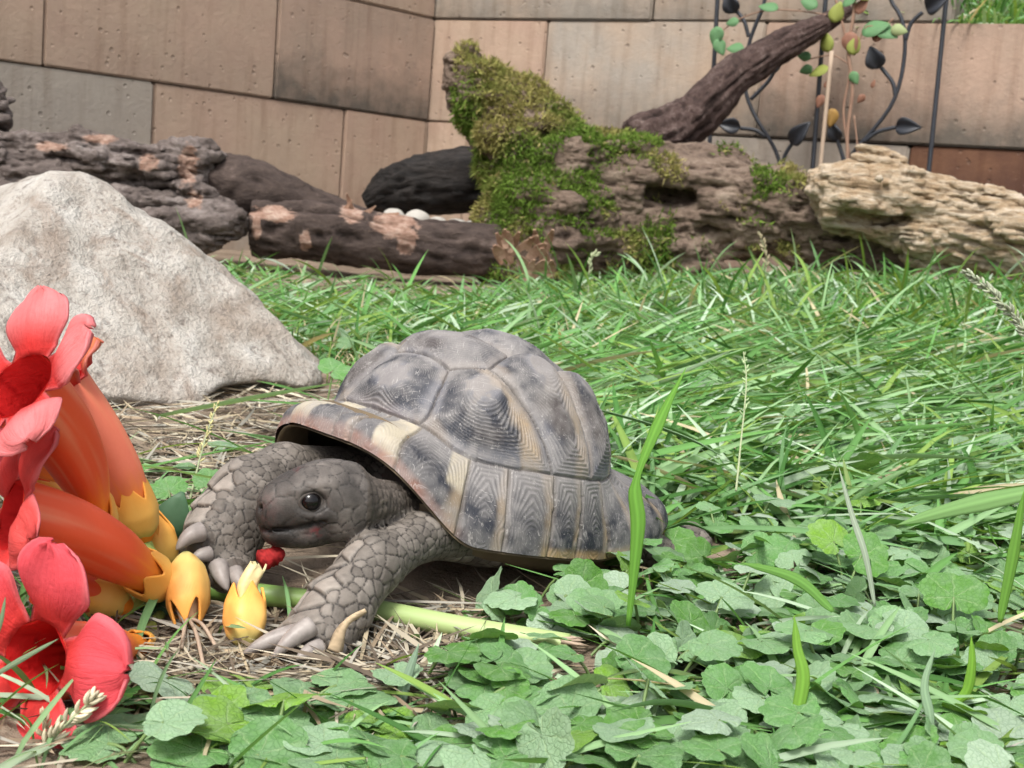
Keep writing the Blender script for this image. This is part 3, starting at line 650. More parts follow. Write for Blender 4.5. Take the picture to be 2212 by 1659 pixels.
cj = np.stack([.31 - .2 * (ay - .36), -.08 - .06 * (ay - .36), -.45 - .22 * (ay - .34)], -1); ci = (qx[..., None] < cj).sum(-1)
lab = np.where(marg, 100 + mi, np.where(ay < vw, vi, 10 + ci + 4 * (qy < 0)))
bd = (lab != np.roll(lab, -1, 0)); bd[:, :-1] |= lab[:, :-1] != lab[:, 1:]
bp = Pc[bd]
if len(bp) > 14000: bp = bp[rng.choice(len(bp), 14000, replace=False)]
kd = kdtree.KDTree(len(bp))
for i, p in enumerate(bp): kd.insert(p, i)
kd.balance()
flat = Pc.reshape(-1, 3); dist = np.array([kd.find(p)[2] for p in flat]).reshape(lab.shape)
ids = np.unique(lab); disp = np.zeros_like(dist); colr = np.zeros(Pc.shape)
nz1 = fbm(Pc * 60, 4, 210); nz2 = fbm(Pc * 220, 3, 211); nz3 = fbm(Pc * np.array([25, 25, 25]), 3, 212); nz4 = fbm(Pc * 75, 3, 230); brn = sm(.0, .6, fbm(Pc * 38, 3, 260))
DARK, SLATE, TANC, DUST, CREAM = map(np.array, ((.022, .024, .032), (.085, .088, .105), (.27, .205, .135), (.25, .235, .225), (.42, .37, .275)))
bd2 = TT_ < 0
for s in ids:
    m = lab == s; isM, isV = s >= 100, s < 10
    tm, sn, cs = TT_[m], np.sin(TH[m]).mean(), np.cos(TH[m]).mean()
    if isM: a0 = math.atan2(sn, cs); t0 = .955
    elif isV: a0, t0 = None, None
    else: a0 = math.atan2(sn, cs); t0 = np.percentile(tm, 50) - .09
    ac = Pc[m].mean(0) + [.002, 0, 0] if isV else carapace_pt(np.array(a0), np.array(t0))
    da = np.maximum(np.linalg.norm(Pc - ac, axis=-1) - (.0025 if isM else .0050), 0); dn = dist / (dist + da + 1e-6)
    A = .0012 if isM else (.0070 if s == 2 else .0048) if isV else .0062
    ph = (1 - dn + .35 * (1 - dn) ** 3) * (15 if not isM else 8) + .35 * nz1 + .45 * nz3
    ringw = (np.abs(((ph) % 1) - .5) * 2) ** 1.3
    rng_amp = .00068 * sm(1.0, .85, dn) * sm(-1.1, .1, nz4) * (1 if not isM else .7)
    d_ = A * (1 - (1 - dn) ** 1.6) - .0011 * np.exp(-(dist / .00055) ** 2) + rng_amp * (ringw - .5) + .0003 * nz1
    disp[m] = d_[m]
    if isM:
        if s < 120: e0 = np.concatenate([[12], MS])[max(0, s - 101)] if s > 100 else -3; a_ = ang
        elif s < 150: e0 = np.concatenate([[3], MSR])[s - 120 - (1 if s > 120 else 0)] if s > 120 else 3; a_ = -ang
        else: e0, a_ = 164, np.abs(ang)
        a_lo, a_hi = np.percentile(a_[m], 1), np.percentile(a_[m], 99); f = np.clip((a_ - a_lo) / (a_hi - a_lo + 1e-6), 0, 1)
        tan_w = sm(.66, .86, f + .10 * nz1) * .85 + .18 * sm(.10, .0, f)
        up = sm(.90, .77, TT_ + .02 * nz1)
        c = DARK * (1 - tan_w[..., None]) + (TANC * .92) * tan_w[..., None]
        c = c + (DUST - c) * (.62 * up)[..., None]
        ringc = .40 * ringw ** 2 * sm(1, .5, dn) * sm(-.7, .4, nz2 + nz4); c = c + (DUST - c) * ringc[..., None]
        if s == 101 or s == 121:                             # the bare cream patch on the first marginal
            pt = sm(.42, .50, f + .25 * (.9 - TT_) / .15 * .3) * sm(.985, .965, TT_) * .92; c = c + (CREAM - c) * pt[..., None]
        if s == 102:
            pt = sm(.62, .70, f) * sm(.93, .90, TT_ + .04 * f); c = c + (CREAM * .95 - c) * (.8 * pt)[..., None]
        red = sm(.95, .99, TT_ + .02 * nz1) * sm(.55, .85, np.cos(TH)); c = c + (np.array([.34, .17, .12]) - c) * (.6 * red)[..., None]
        och = sm(.965, .99, TT_) * sm(.15, .55, nz3); c = c + (np.array([.42, .29, .13]) - c) * (.65 * och)[..., None]
    else:
        rr = (qx * (0 if isV else 1)); lo_, hi_ = np.percentile(qx[m], 2), np.percentile(qx[m], 98); f = np.clip((hi_ - qx) / (hi_ - lo_), 0, 1)
        tan_w = .75 * sm(.90, .96, dn + .3 * nz1 + .2 * nz2) * (.42 if not isV else .25)                       # areola
        if not isV:
            tan_w = np.maximum(tan_w, 1.0 * sm(.66, .80, f + .10 * nz1 + .05 * nz2) * sm(1.02, .90, f)); tan_w = np.maximum(tan_w, .45 * sm(.14, .02, f))
        else: tan_w = np.maximum(tan_w, .4 * sm(.25, .05, dn) * sm(-.2, .3, nz1))
        mid = sm(.04, .32, dn + .10 * nz1) * sm(1.0, .62, dn + .12 * nz1)
        mid = np.clip(mid + .22 * nz3, 0, 1); c = SLATE * (1 - mid[..., None]) * 1.25 + DARK * 1.1 * mid[..., None]; c = c + (np.array([.115, .085, .062]) - c) * (.35 * brn)[..., None]
        c = c * (1 - tan_w[..., None]) + TANC * 1.1 * tan_w[..., None]
        c = c + (DUST * .85 - c) * (.42 * sm(.62, .98, dn + .16 * nz1 + .1 * nz2))[..., None]
        ringc = .62 * ringw ** 2.5 * sm(1, .7, dn) * sm(-.7, .4, nz2 + nz4); c = c + (DUST - c) * ringc[..., None]
        if s == 4:
            red = sm(.80, 1.0, qx) * .5; c = c + (np.array([.33, .20, .16]) - c) * red[..., None]
    c = c * (1 - .34 * (1 - ringw) ** 3 * sm(1, .8, dn) * sm(-1.0, .2, nz2 + nz4))[..., None]                # darker lines between the growth rings
    colr[m] = c[m]
seam = np.exp(-(dist / .0005) ** 2)[..., None]; colr = colr * (1 - .75 * seam) + np.array([.055, .047, .04]) * .75 * seam
halo = np.exp(-((dist - .0022) / .0016) ** 2)[..., None] * (lab < 100)[..., None]; colr = colr + (DUST * .9 - colr) * .35 * halo
dust = np.clip(.19 + .24 * nz1 + .26 * nz2, 0, .65)[..., None]; colr = colr + (DUST - colr) * dust
topd = (.30 * sm(.62, .2, TT_) * np.clip(.7 + nz1 + .5 * nz2, 0, 1.2))[..., None]; colr = colr + (DUST * 1.05 - colr) * topd
Pd = Pc + Nc * disp[..., None]
Wv = tw(Pd.reshape(-1, 3)).reshape(Pc.shape)
scute_m = NT('scute', .55, .35); v = scute_m.obj(); fine = scute_m.noise(v, 900, 4, .7); scr = scute_m.noise(scute_m.obj((1, .04, .3)), 900, 2, .6, 2.5); scr2 = scute_m.noise(scute_m.obj((.04, 1, .2)), 900, 2, .6, 2.5)
sc_ = scute_m.math('MAXIMUM', scute_m.ramp(scr, (.62, 0.), (.72, .5)), scute_m.ramp(scr2, (.62, 0.), (.72, .45)))
scute_m.color(scute_m.mix(sc_, scute_m.attr(), (.42, .40, .38))).rough(scute_m.ramp(fine, (.3, .42), (.7, .75))); scute_m.bump(fine, .25, .0006)
# bone shell under the scutes, with the lip turned under
def inner_shell():
    a = np.linspace(0, 2 * PI, 160, endpoint=False); b = np.concatenate([np.linspace(.02, 1, 40), [1.0, .97, .9, .8]]); A_, B_ = np.meshgrid(a, b, indexing='ij')
    P = carapace_pt(A_, B_); lip = np.zeros_like(B_); 
    P[:, :40] -= 0.0026 * np.stack([P[:, :40, 0] / .0853, P[:, :40, 1] / .0729, np.clip(P[:, :40, 2] / .08, 0, 1)], -1)
    for k, (sc, dz) in enumerate(((1.0, -.0010), (.975, -.0014), (.93, .003), (.86, .012))): P[:, 40 + k] = carapace_pt(a, np.ones_like(a)) * [sc, sc, 1] + [0, 0, dz]
    nb_ = len(b); i, j = np.meshgrid(np.arange(160), np.arange(nb_ - 1), indexing='ij'); i2 = (i + 1) % 160
    return P.reshape(-1, 3), np.stack([i * nb_ + j, i * nb_ + j + 1, i2 * nb_ + j + 1, i2 * nb_ + j], -1).reshape(-1, 4)
bone = NT('shell_bone', .8, .2); bone.color(bone.mix(bone.noise(bone.obj(), 120, 4), (.075, .055, .038), (.19, .145, .09)))
Vi, Fi = inner_shell(); cara = obj('carapace', tw(Vi), Fi, bone.m, tort)
i, j = np.meshgrid(np.arange(NTH), np.arange(NTT - 1), indexing='ij'); i2 = (i + 1) % NTH
Q = np.stack([i * NTT + j, i2 * NTT + j, i2 * NTT + j + 1, i * NTT + j + 1], -1).reshape(-1, 4); ql = lab[:, :-1].reshape(-1)
Wf, Cf = Wv.reshape(-1, 3), colr.reshape(-1, 3)
SL = {}
for s in ids:
    f = Q[ql == s]
    if len(f) < 30: continue
    u_, inv = np.unique(f, return_inverse=True)
    o = obj('scute', Wf[u_], inv.reshape(-1, 4), scute_m.m, cara, Cf[u_])
    if s == 101: o['label'] = 'scute with a bare cream-coloured patch'
    elif 10 <= s < 14: o['label'] = 'large domed side scute with growth rings'
# plastron
a = np.linspace(0, 2 * PI, 96, endpoint=False); prof = [(0, -.004), (.5, -.004), (.8, -.003), (.93, .001), (.985, .008), (.99, .016)]; Vp = []
for aa in a:
    k = (abs(math.cos(aa)) ** 3 + abs(math.sin(aa)) ** 3) ** (-1 / 3)
    for rr, zz in prof: Vp.append((.072 * rr * math.cos(aa) * k - .004, .0655 * rr * math.sin(aa) * k, zz - .0085 + .004 * math.cos(aa)))
n6 = len(prof); i, j = np.meshgrid(np.arange(96), np.arange(n6 - 1), indexing='ij'); i2 = (i + 1) % 96
obj('plastron', tw(np.array(Vp)), np.stack([i * n6 + j, i * n6 + j + 1, i2 * n6 + j + 1, i2 * n6 + j], -1).reshape(-1, 4), bone.m, tort)

# ---- body: head, neck, limbs, one surface
HC = at_y(694, 1083, .474)
hf = unit(np.array([-.885, -.465, -.10])); hl = unit(np.cross([0, 0, 1], hf)); hu = np.cross(hf, hl)
tilt_ = .10; hl, hu = hl * math.cos(tilt_) + hu * math.sin(tilt_), hu * math.cos(tilt_) - hl * math.sin(tilt_)
HB = np.stack([hf, hl, hu], 1)
def hw(p): return HC + HB @ (np.asarray(p, float) * .00095)
def hloc(P): return (P - HC) @ HB / .00095
def Qp(px, py, y): return at_y(px, py, y)
LA = [(np.array([-.008, .526, .022]), 10.5), (Qp(905, 1160, .496), 8.8), (Qp(806, 1217, .468), 10.8), (Qp(728, 1318, .448), 11.8), (Qp(690, 1374, .439), 11.6)]
RA = [(np.array([-.066, .560, .036]), 12.5), (Qp(612, 1016, .522), 10.5), (Qp(540, 1062, .506), 13.6), (Qp(490, 1140, .496), 14.6), (Qp(478, 1200, .490), 13.0), (Qp(490, 1232, .486), 10.0)]
HLL = [(tw((-.052, .042, .012)), 15.0), (tw((-.085, .058, -.004)), 10.0), (Qp(1490, 1160, .625), 6.5), (Qp(1522, 1172, .622), 4.0)]
HRL = [(tw((-.052, -.042, .012)), 15.0), (tw((-.080, -.056, .0)), 12.0), (tw((-.092, -.060, -.012)), 9.0)]
def body_fn(P):
    q = hloc(P); near = np.linalg.norm(q, axis=1) < 60
    d = np.full(len(P), 50.0)
    Q_ = q[near]
    e = ell(Q_, (-2, 0, 2), (20, 14, 14.5))
    e = smin(e, ell(Q_, (12, 0, .5), (13.5, 10.2, 11.5)), 5); e = smin(e, ell(Q_, (18.5, 0, -4), (7.2, 7.4, 9.5)), 4)
    e = smin(e, ell(Q_, (6, 0, -11), (16, 9.6, 6.5)), 4)
    for sg in (-1, 1):
        e = smin(e, ell(Q_, (-7, 7.5 * sg, -3), (11, 7.4, 12)), 4); e = smin(e, cone(Q_, (1, 10.0 * sg, 7.6), (12, 8.0 * sg, 6.8), 3.4, 2.8), 3)
        e = smin(e, cone(Q_, (2, 11.4 * sg, -3.2), (12, 9.4 * sg, -2.6), 2.4, 2.0), 3)
        e = smax(e, -ell(Q_, (7.4, 13.6 * sg, 2.4), (5.6, 4.6, 4.4)), 1.2)
        e = smax(e, -ball(Q_, (24.9, 2.6 * sg, 1.0), 1.5), .5)
        e = smax(e, -cone(Q_, (26, 2.0 * sg, -7.5), (14, 9.2 * sg, -7.6), 1.0, 1.2), .7); e = smax(e, -cone(Q_, (14, 9.2 * sg, -7.6), (3, 11.8 * sg, -5.2), 1.2, .9), .7)
    e = smin(e, ell(Q_, (-14.5, 0, -2), (4.5, 15.0, 15.2)), 2.0)            # collar fold behind the skull
    e = smax(e, -(np.abs(np.hypot(Q_[:, 1], Q_[:, 2] + 1.5) - 16.2) - .9 + 60 * (np.abs(Q_[:, 0] + 15.0) > 1.0)), .8)
    d[near] = e; d *= .00095
    nb = np.array([-.026, .545, .028])
    w = .0008 * np.sin(np.linalg.norm(P - nb, axis=1) * 2200)
    d = smin(d, cone(P, hw((-17, 0, -3)), nb, .0098, .0080) + w, .003)
    def chain(c, k):
        o = None
        for (a, ra), (b, rb) in zip(c[:-1], c[1:]):
            e_ = cone(P, a, b, ra * .001, rb * .001); o = e_ if o is None else smin(o, e_, k)
        return o
    la = chain(LA, .005)
    la = smin(la, ell((P - Qp(672, 1388, .434)) @ HB + 0, (0, 0, 0), (.013, .012, .0095)), .005)          # paw
    ra = chain(RA, .005)
    ra = smin(ra, ball(P, Qp(440, 1176, .482), .0090), .006); ra = smin(ra, ball(P, Qp(500, 1238, .479), .0080), .005)
    d = smin(d, la, .0012); d = smin(d, ra, .0012)
    d = smin(d, chain(HLL, .005), .006); d = smin(d, chain(HRL, .005), .006)
    l = (P - TC) @ TB
    tor = ell(l, (-.014, 0, .010), (.056, .054, .020))
    tor = smin(tor, cone(l, np.array([.02, .046, .001]), np.array([.040, .036, .000]), .012, .010), .01)
    tor = smin(tor, cone(l, np.array([.02, -.045, .002]), np.array([.040, -.036, .002]), .012, .010), .01)
    tor = smin(tor, cone(l, np.array([-.078, 0, .0]), np.array([-.100, .012, -.008]), .008, .003), .006)   # tail
    tor = tor + .0012 * vnoise(P * np.array([120, 120, 60]), 303)
    d = smin(d, tor, .008)
    return d
V, F = surface_nets(body_fn, (-.150, .405, -.012), (.105, .66, .098), .0013, .004)
V, F = catmull(V, F)
N = vnormals(V, F)
# scales: seeds whose spacing follows the animal, then cells with sunken joints
hq = hloc(V); hd_ = np.linalg.norm(hq - np.array([2, 0, -1]), axis=1)
def chain_d(P, c):
    best = np.full(len(P), 9.); par = np.zeros(len(P))
    for k, ((a, ra), (b, rb)) in enumerate(zip(c[:-1], c[1:])):
        ba = b - a; t = np.clip((P - a) @ ba / (ba @ ba), 0, 1); dd = np.linalg.norm(P - a - t[:, None] * ba, axis=1) - .001 * lerp(ra, rb, t)
        m = dd < best; best[m] = dd[m]; par[m] = (k + t)[m]
    return best, par
dl, pl_ = chain_d(V, LA); dr, pr_ = chain_d(V, RA); dh, ph_ = chain_d(V, HLL)
isH = (hq[:, 0] > -15.5) & (np.linalg.norm((hq - np.array([3, 0, -1])) / [25, 16.5, 18.5], axis=1) < 1.12) & (dl > .0006) & (dr > .0015)
isL = (dl < .0035) & ~isH; isR = (dr < .0045) & ~isH & ~isL; isB = (dh < .004) & ~isH
size = np.full(len(V), .0030)                                     # neck and body skin
size[isH] = .0058; snout = isH & (hq[:, 0] > 11); size[snout] = .0075
size[isH & (hq[:, 2] < -7)] = .0032
topH = isH & (hq[:, 2] > 8) & (hq[:, 0] < 8); size[topH] = .0044
oL = N @ unit([-.75, -.25, .62]); oR = N @ unit([-.85, -.35, .40])
size[isL] = lerp(.0032, .0084, sm(.45, .85, oL[isL]) * sm(1.6, 2.5, pl_[isL])); size[isL & (oL < .45)] = .0040
size[isL & (pl_ < 1.7)] = .0036
size[isR] = lerp(.0029, .0084, sm(.55, .9, oR[isR]) * sm(1.2, 2.0, pr_[isR])); size[isR & (pr_ < 1.3)] = .0028
size[isB] = .003
size *= np.exp(.45 * vnoise(V * 260, 305))
cand = rng.choice(len(V), min(26000, len(V)), replace=False)
Sx, Sr = np.zeros((9000, 3)), np.zeros(9000); ns = 0
for k in cand:
    r0 = size[k]
    if ns and ((Sx[:ns] - V[k]) ** 2).sum(1).__lt__((.46 * (Sr[:ns] + r0)) ** 2).any(): continue
    Sx[ns] = V[k]; Sr[ns] = r0; ns += 1
    if ns >= 9000: break
kd = kdtree.KDTree(ns)
for k in range(ns): kd.insert(Sx[k], k)
kd.balance()
w1 = np.empty(len(V)); w2 = np.empty(len(V)); i1 = np.empty(len(V), int)
Vl = V.tolist()
for k, p in enumerate(Vl):
    a = [(d_ / Sr[i_], i_) for _, i_, d_ in kd.find_n(p, 5)]; a.sort()
    w1[k] = a[0][0]; i1[k] = a[0][1]; w2[k] = a[1][0]
edge = w2 - w1; rS = Sr[i1]; sr = rng.random(ns)[i1]
plate = sm(.0, .20, edge) * .88 + .12 * sm(.1, .7, edge)
amp = np.where(isH, .07, .115) * np.where(isL | isR | isB, 1.25, 1); amp = np.where(snout, .03, amp); amp = np.where(~(isH | isL | isR | isB), .13, amp)
h = amp * rS * (plate - .6)
dn_ = np.zeros_like(V); dn_[isL] = unit(LA[4][0] - LA[1][0]); dn_[isR] = unit(RA[5][0] - RA[1][0])
h += .16 * rS * np.clip(((V - Sx[i1]) * dn_).sum(1) / rS, -1, 1) * plate * (isL | isR) * sm(.004, .0065, rS)          # scales overlap towards the foot
V = V + N * h[:, None]
nzb = fbm(V * 90, 4, 306); nzf = fbm(V * 500, 3, 307)
SK, SC1, SC2 = np.array([.020, .017, .015]), np.array([.145, .127, .11]), np.array([.33, .295, .26])
big = sm(.0034, .0070, rS); c = lerp(SC1, SC2, np.clip(big * .7 + .12 + .75 * (sr - .5), 0, 1)[:, None])
c = np.where((sr > .975)[:, None] & isL[:, None] & (rS > .0045)[:, None], np.array([.12, .125, .14]), c)
jc = np.where(isH[:, None], np.array([.085, .072, .062]), SK)
c = jc + (c - jc) * sm(.01, .17, edge)[:, None]
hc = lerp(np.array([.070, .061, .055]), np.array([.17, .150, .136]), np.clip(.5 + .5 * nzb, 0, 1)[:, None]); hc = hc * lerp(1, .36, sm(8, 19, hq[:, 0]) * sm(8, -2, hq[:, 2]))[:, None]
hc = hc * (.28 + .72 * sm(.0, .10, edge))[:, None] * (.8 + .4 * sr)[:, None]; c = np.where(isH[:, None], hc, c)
oth = ~(isH | isL | isR | isB); c = np.where(oth[:, None], np.array([.085, .070, .058]) * (.75 + .35 * plate)[:, None], c)  # neck and body skin darkened to stand for the shade under the shell
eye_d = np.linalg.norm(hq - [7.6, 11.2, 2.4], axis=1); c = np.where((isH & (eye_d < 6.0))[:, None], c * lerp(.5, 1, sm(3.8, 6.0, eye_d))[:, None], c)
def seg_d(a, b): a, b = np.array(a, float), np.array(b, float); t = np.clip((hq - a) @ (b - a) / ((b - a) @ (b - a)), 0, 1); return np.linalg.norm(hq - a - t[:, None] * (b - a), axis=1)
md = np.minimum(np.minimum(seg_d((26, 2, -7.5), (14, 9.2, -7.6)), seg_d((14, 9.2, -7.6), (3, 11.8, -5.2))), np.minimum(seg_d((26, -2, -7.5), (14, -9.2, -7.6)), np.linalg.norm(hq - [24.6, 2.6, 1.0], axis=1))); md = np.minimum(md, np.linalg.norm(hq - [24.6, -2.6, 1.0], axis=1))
c = np.where(isH[:, None], c * lerp(.22, 1, sm(.9, 2.0, md))[:, None], c)  # cavity shade of mouth line and nostrils painted into the skin colour
juice = np.exp(-(((hq - [5, 10, -9.5]) / [3.4, 4, 1.9]) ** 2).sum(1)) + .6 * sm(.1, .5, nzf) * np.exp(-(((hq - [10, 0, 12]) / [3, 3.4, 3]) ** 2).sum(1)) + .30 * np.exp(-(((hq - [23, 0, 1]) / [5, 8, 8]) ** 2).sum(1)) * np.clip(.6 + nzb, 0, 1)
c = c + (np.array([.20, .020, .028]) - c) * np.clip(juice * isH * sm(-.15, .25, nzf), 0, .85)[:, None]
c = c * (.72 * (1 + .25 * nzb + .18 * nzf))[:, None] * np.array([1, .985, .96])
skin = NT('tortoise_skin', .62, .4); v = skin.obj(); sf = skin.noise(v, 1400, 3, .6)
skin.color(skin.attr()).rough(skin.ramp(sf, (.3, .5), (.7, .8))); skin.bump(sf, .35, .0005)
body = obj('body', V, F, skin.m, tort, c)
# eyes
eye_m = NT('eye', .12, .35); eye_m.color((.006, .005, .005))
iris_m = NT('eyelid', .6, .3); iris_m.color((.06, .05, .043))
def uvsphere(c, r, nu=28, nv=18):
    u, v_ = np.linspace(0, 2 * PI, nu, endpoint=False), np.linspace(.06, PI - .06, nv); U, W = np.meshgrid(u, v_, indexing='ij')
    P = c + r * np.stack([np.cos(U) * np.sin(W), np.sin(U) * np.sin(W), np.cos(W)], -1).reshape(-1, 3)
    i, j = np.meshgrid(np.arange(nu), np.arange(nv - 1), indexing='ij'); i2 = (i + 1) % nu
    return P, np.stack([i * nv + j, i * nv + j + 1, i2 * nv + j + 1, i2 * nv + j], -1).reshape(-1, 4)
for sg in (-1, 1):
    Ve, Fe = uvsphere(hw((7.4, 9.0 * sg, 2.4)), .0041); e = obj('eye', Ve, Fe, eye_m.m, tort)
    ring = []
    for k in np.linspace(0, 2 * PI, 25): ring.append(hw((7.4 + 4.7 * math.cos(k), (10.9 - .5 * abs(math.cos(k)) ) * sg, 2.4 + 3.3 * math.sin(k))))
    Vr, Fr = tube(np.array(ring), .00085, 8, cap=False); obj('eyelid', Vr, Fr, iris_m.m, e)
# claws
claw_m = NT('claw', .45, .4); claw_m.color(claw_m.mix(claw_m.noise(claw_m.obj((1, 1, 1)), 260, 3), (.13, .11, .10), (.40, .36, .33))); claw_m = claw_m.m
def claw(b, tip, r, bend=.10, up=(0, 0, 1)):
    b, tip = np.asarray(b), np.asarray(tip); mid = (b + tip) / 2 + np.asarray(up, float) * np.linalg.norm(tip - b) * bend
    P = spline([b, mid, tip], 14); u = np.linspace(0, 1, 14); V, F = tube(P, r * (1 - u ** 1.8) ** .7 + .00015, 12, rf=lambda i, a: 1 + 0 * a); obj('claw', V, F, claw_m, tort)
claw(Qp(672, 1352, .424), Qp(588, 1420, .414), .0036, .06); claw(Qp(650, 1368, .426), Qp(524, 1412, .418), .0036, .06); claw(Qp(690, 1398, .423), Qp(640, 1425, .414), .0030, .05); claw(Qp(735, 1400, .430), Qp(715, 1432, .424), .0028)
claw(Qp(436, 1148, .474), Qp(380, 1188, .466), .0037, .12); claw(Qp(452, 1196, .474), Qp(412, 1214, .468), .0030, .10); claw(Qp(472, 1222, .473), Qp(492, 1276, .464), .0037, .12, (-.3, -.3, .5)); claw(Qp(506, 1236, .473), Qp(530, 1287, .464), .0033, .10, (0, -.3, .5))

# ================================================================== TRUMPET FLOWERS
petal_m = NT('petal', .72, .18); pn = petal_m.noise(petal_m.obj(), 300, 5, .65); luv = petal_m.attr('luv', 'Vector')
mp = petal_m.n('ShaderNodeMapping'); petal_m.l(luv, mp.inputs[0]); mp.inputs['Scale'].default_value = (9, 1.3, 1); pv = petal_m.noise(mp.outputs[0], 1.6, 4, .6, .4); pvm = petal_m.ramp(pv, (.40, 1.), (.52, 0.))
sx = petal_m.n('ShaderNodeSeparateXYZ'); petal_m.l(luv, sx.inputs[0]); rimw = petal_m.ramp(petal_m.math('ABSOLUTE', sx.outputs[0]), (.80, 0.), (1.0, .35))
pc = petal_m.mix(petal_m.math('MULTIPLY', pn, .6), petal_m.attr(), petal_m.mix(1.0, petal_m.attr(), (.80, .60, .62), 'MULTIPLY')); pc = petal_m.mix(petal_m.math('MULTIPLY', pvm, .06), pc, petal_m.mix(1.0, pc, (.72, .42, .46), 'MULTIPLY')); pc = petal_m.mix(rimw, pc, (.86, .34, .36))
petal_m.color(pc).thin(.30); petal_m.bump(petal_m.math('ADD', pn, petal_m.math('MULTIPLY', pvm, -.25)), .5, .0013)
waxy = NT('waxy_flower', .5, .3); wn_ = waxy.noise(waxy.obj(), 420, 4, .6); waxy.color(waxy.mix(waxy.math('MULTIPLY', wn_, .3), waxy.attr(), waxy.mix(1.0, waxy.attr(), (.86, .70, .60), 'MULTIPLY'))); waxy.thin(.08); waxy.bump(wn_, .15, .0006)
stem_m = NT('green_stem', .45, .4); stem_m.color(stem_m.attr())
C_TUBE, C_DEEP, C_ORANGE, C_YEL, C_GRNY = map(np.array, ((.82, .105, .035), (.42, .008, .010), (.90, .28, .03), (.84, .50, .12), (.62, .56, .16)))
C_PINK, C_RED, C_MAG = map(np.array, ((.80, .145, .17), (.70, .050, .045), (.66, .09, .20)))
JUNC = at_y(352, 1248, .470)
sprig = thing('trumpet_flower_sprig', 'cut sprig of red and orange trumpet flowers lying before the tortoise', 'flowers', (JUNC[0], JUNC[1], 0))

def calyx_mesh(axis_pts, r0, L, teeth=5, rolla=0.0, open_=1.0, nseg=50, n=16):
    """waxy five-toothed cup along the first stretch of an axis"""
    T, N_, B_ = frames(axis_pts); d = np.concatenate([[0], np.cumsum(np.linalg.norm(np.diff(axis_pts, axis=0), axis=1))]); V, C = [], []
    ang = np.linspace(0, 2 * PI, nseg, endpoint=False)
    tooth = 1 - np.abs(2 * ((teeth * (ang + rolla) / (2 * PI)) % 1) - 1); ends = L * (.70 + .42 * tooth)
    for k in range(n):
        u = k / (n - 1); dist_ = ends * u
        P = np.stack([np.interp(dist_, d, axis_pts[:, i]) for i in range(3)], -1); Nn = unit(np.stack([np.interp(dist_, d, N_[:, i]) for i in range(3)], -1)); Bb = unit(np.stack([np.interp(dist_, d, B_[:, i]) for i in range(3)], -1))
        w = dist_ / L; rad = r0 * (np.interp(w, [0, .06, .2, .45, .75, 1.12], [.18, .42, .80, 1.0, .97, .90 * open_])) * (1 + .035 * np.cos(teeth * (ang + rolla)))
        V.append(P + rad[:, None] * (np.cos(ang)[:, None] * Nn + np.sin(ang)[:, None] * Bb))
        cc = C_GRNY + (C_YEL - C_GRNY) * sm(.0, .35, w)[:, None]; cc = cc + (C_ORANGE * np.array([1, 1.15, 1.2]) - cc) * (.55 * sm(.45, 1.05, w) + .3 * (1 - tooth) * sm(.3, .8, w))[:, None]; C.append(cc)
    i, j = np.meshgrid(np.arange(n - 1), np.arange(nseg), indexing='ij'); j2 = (j + 1) % nseg
    return np.vstack(V), np.stack([i * nseg + j, i * nseg + j2, (i + 1) * nseg + j2, (i + 1) * nseg + j], -1).reshape(-1, 4), np.vstack(C)

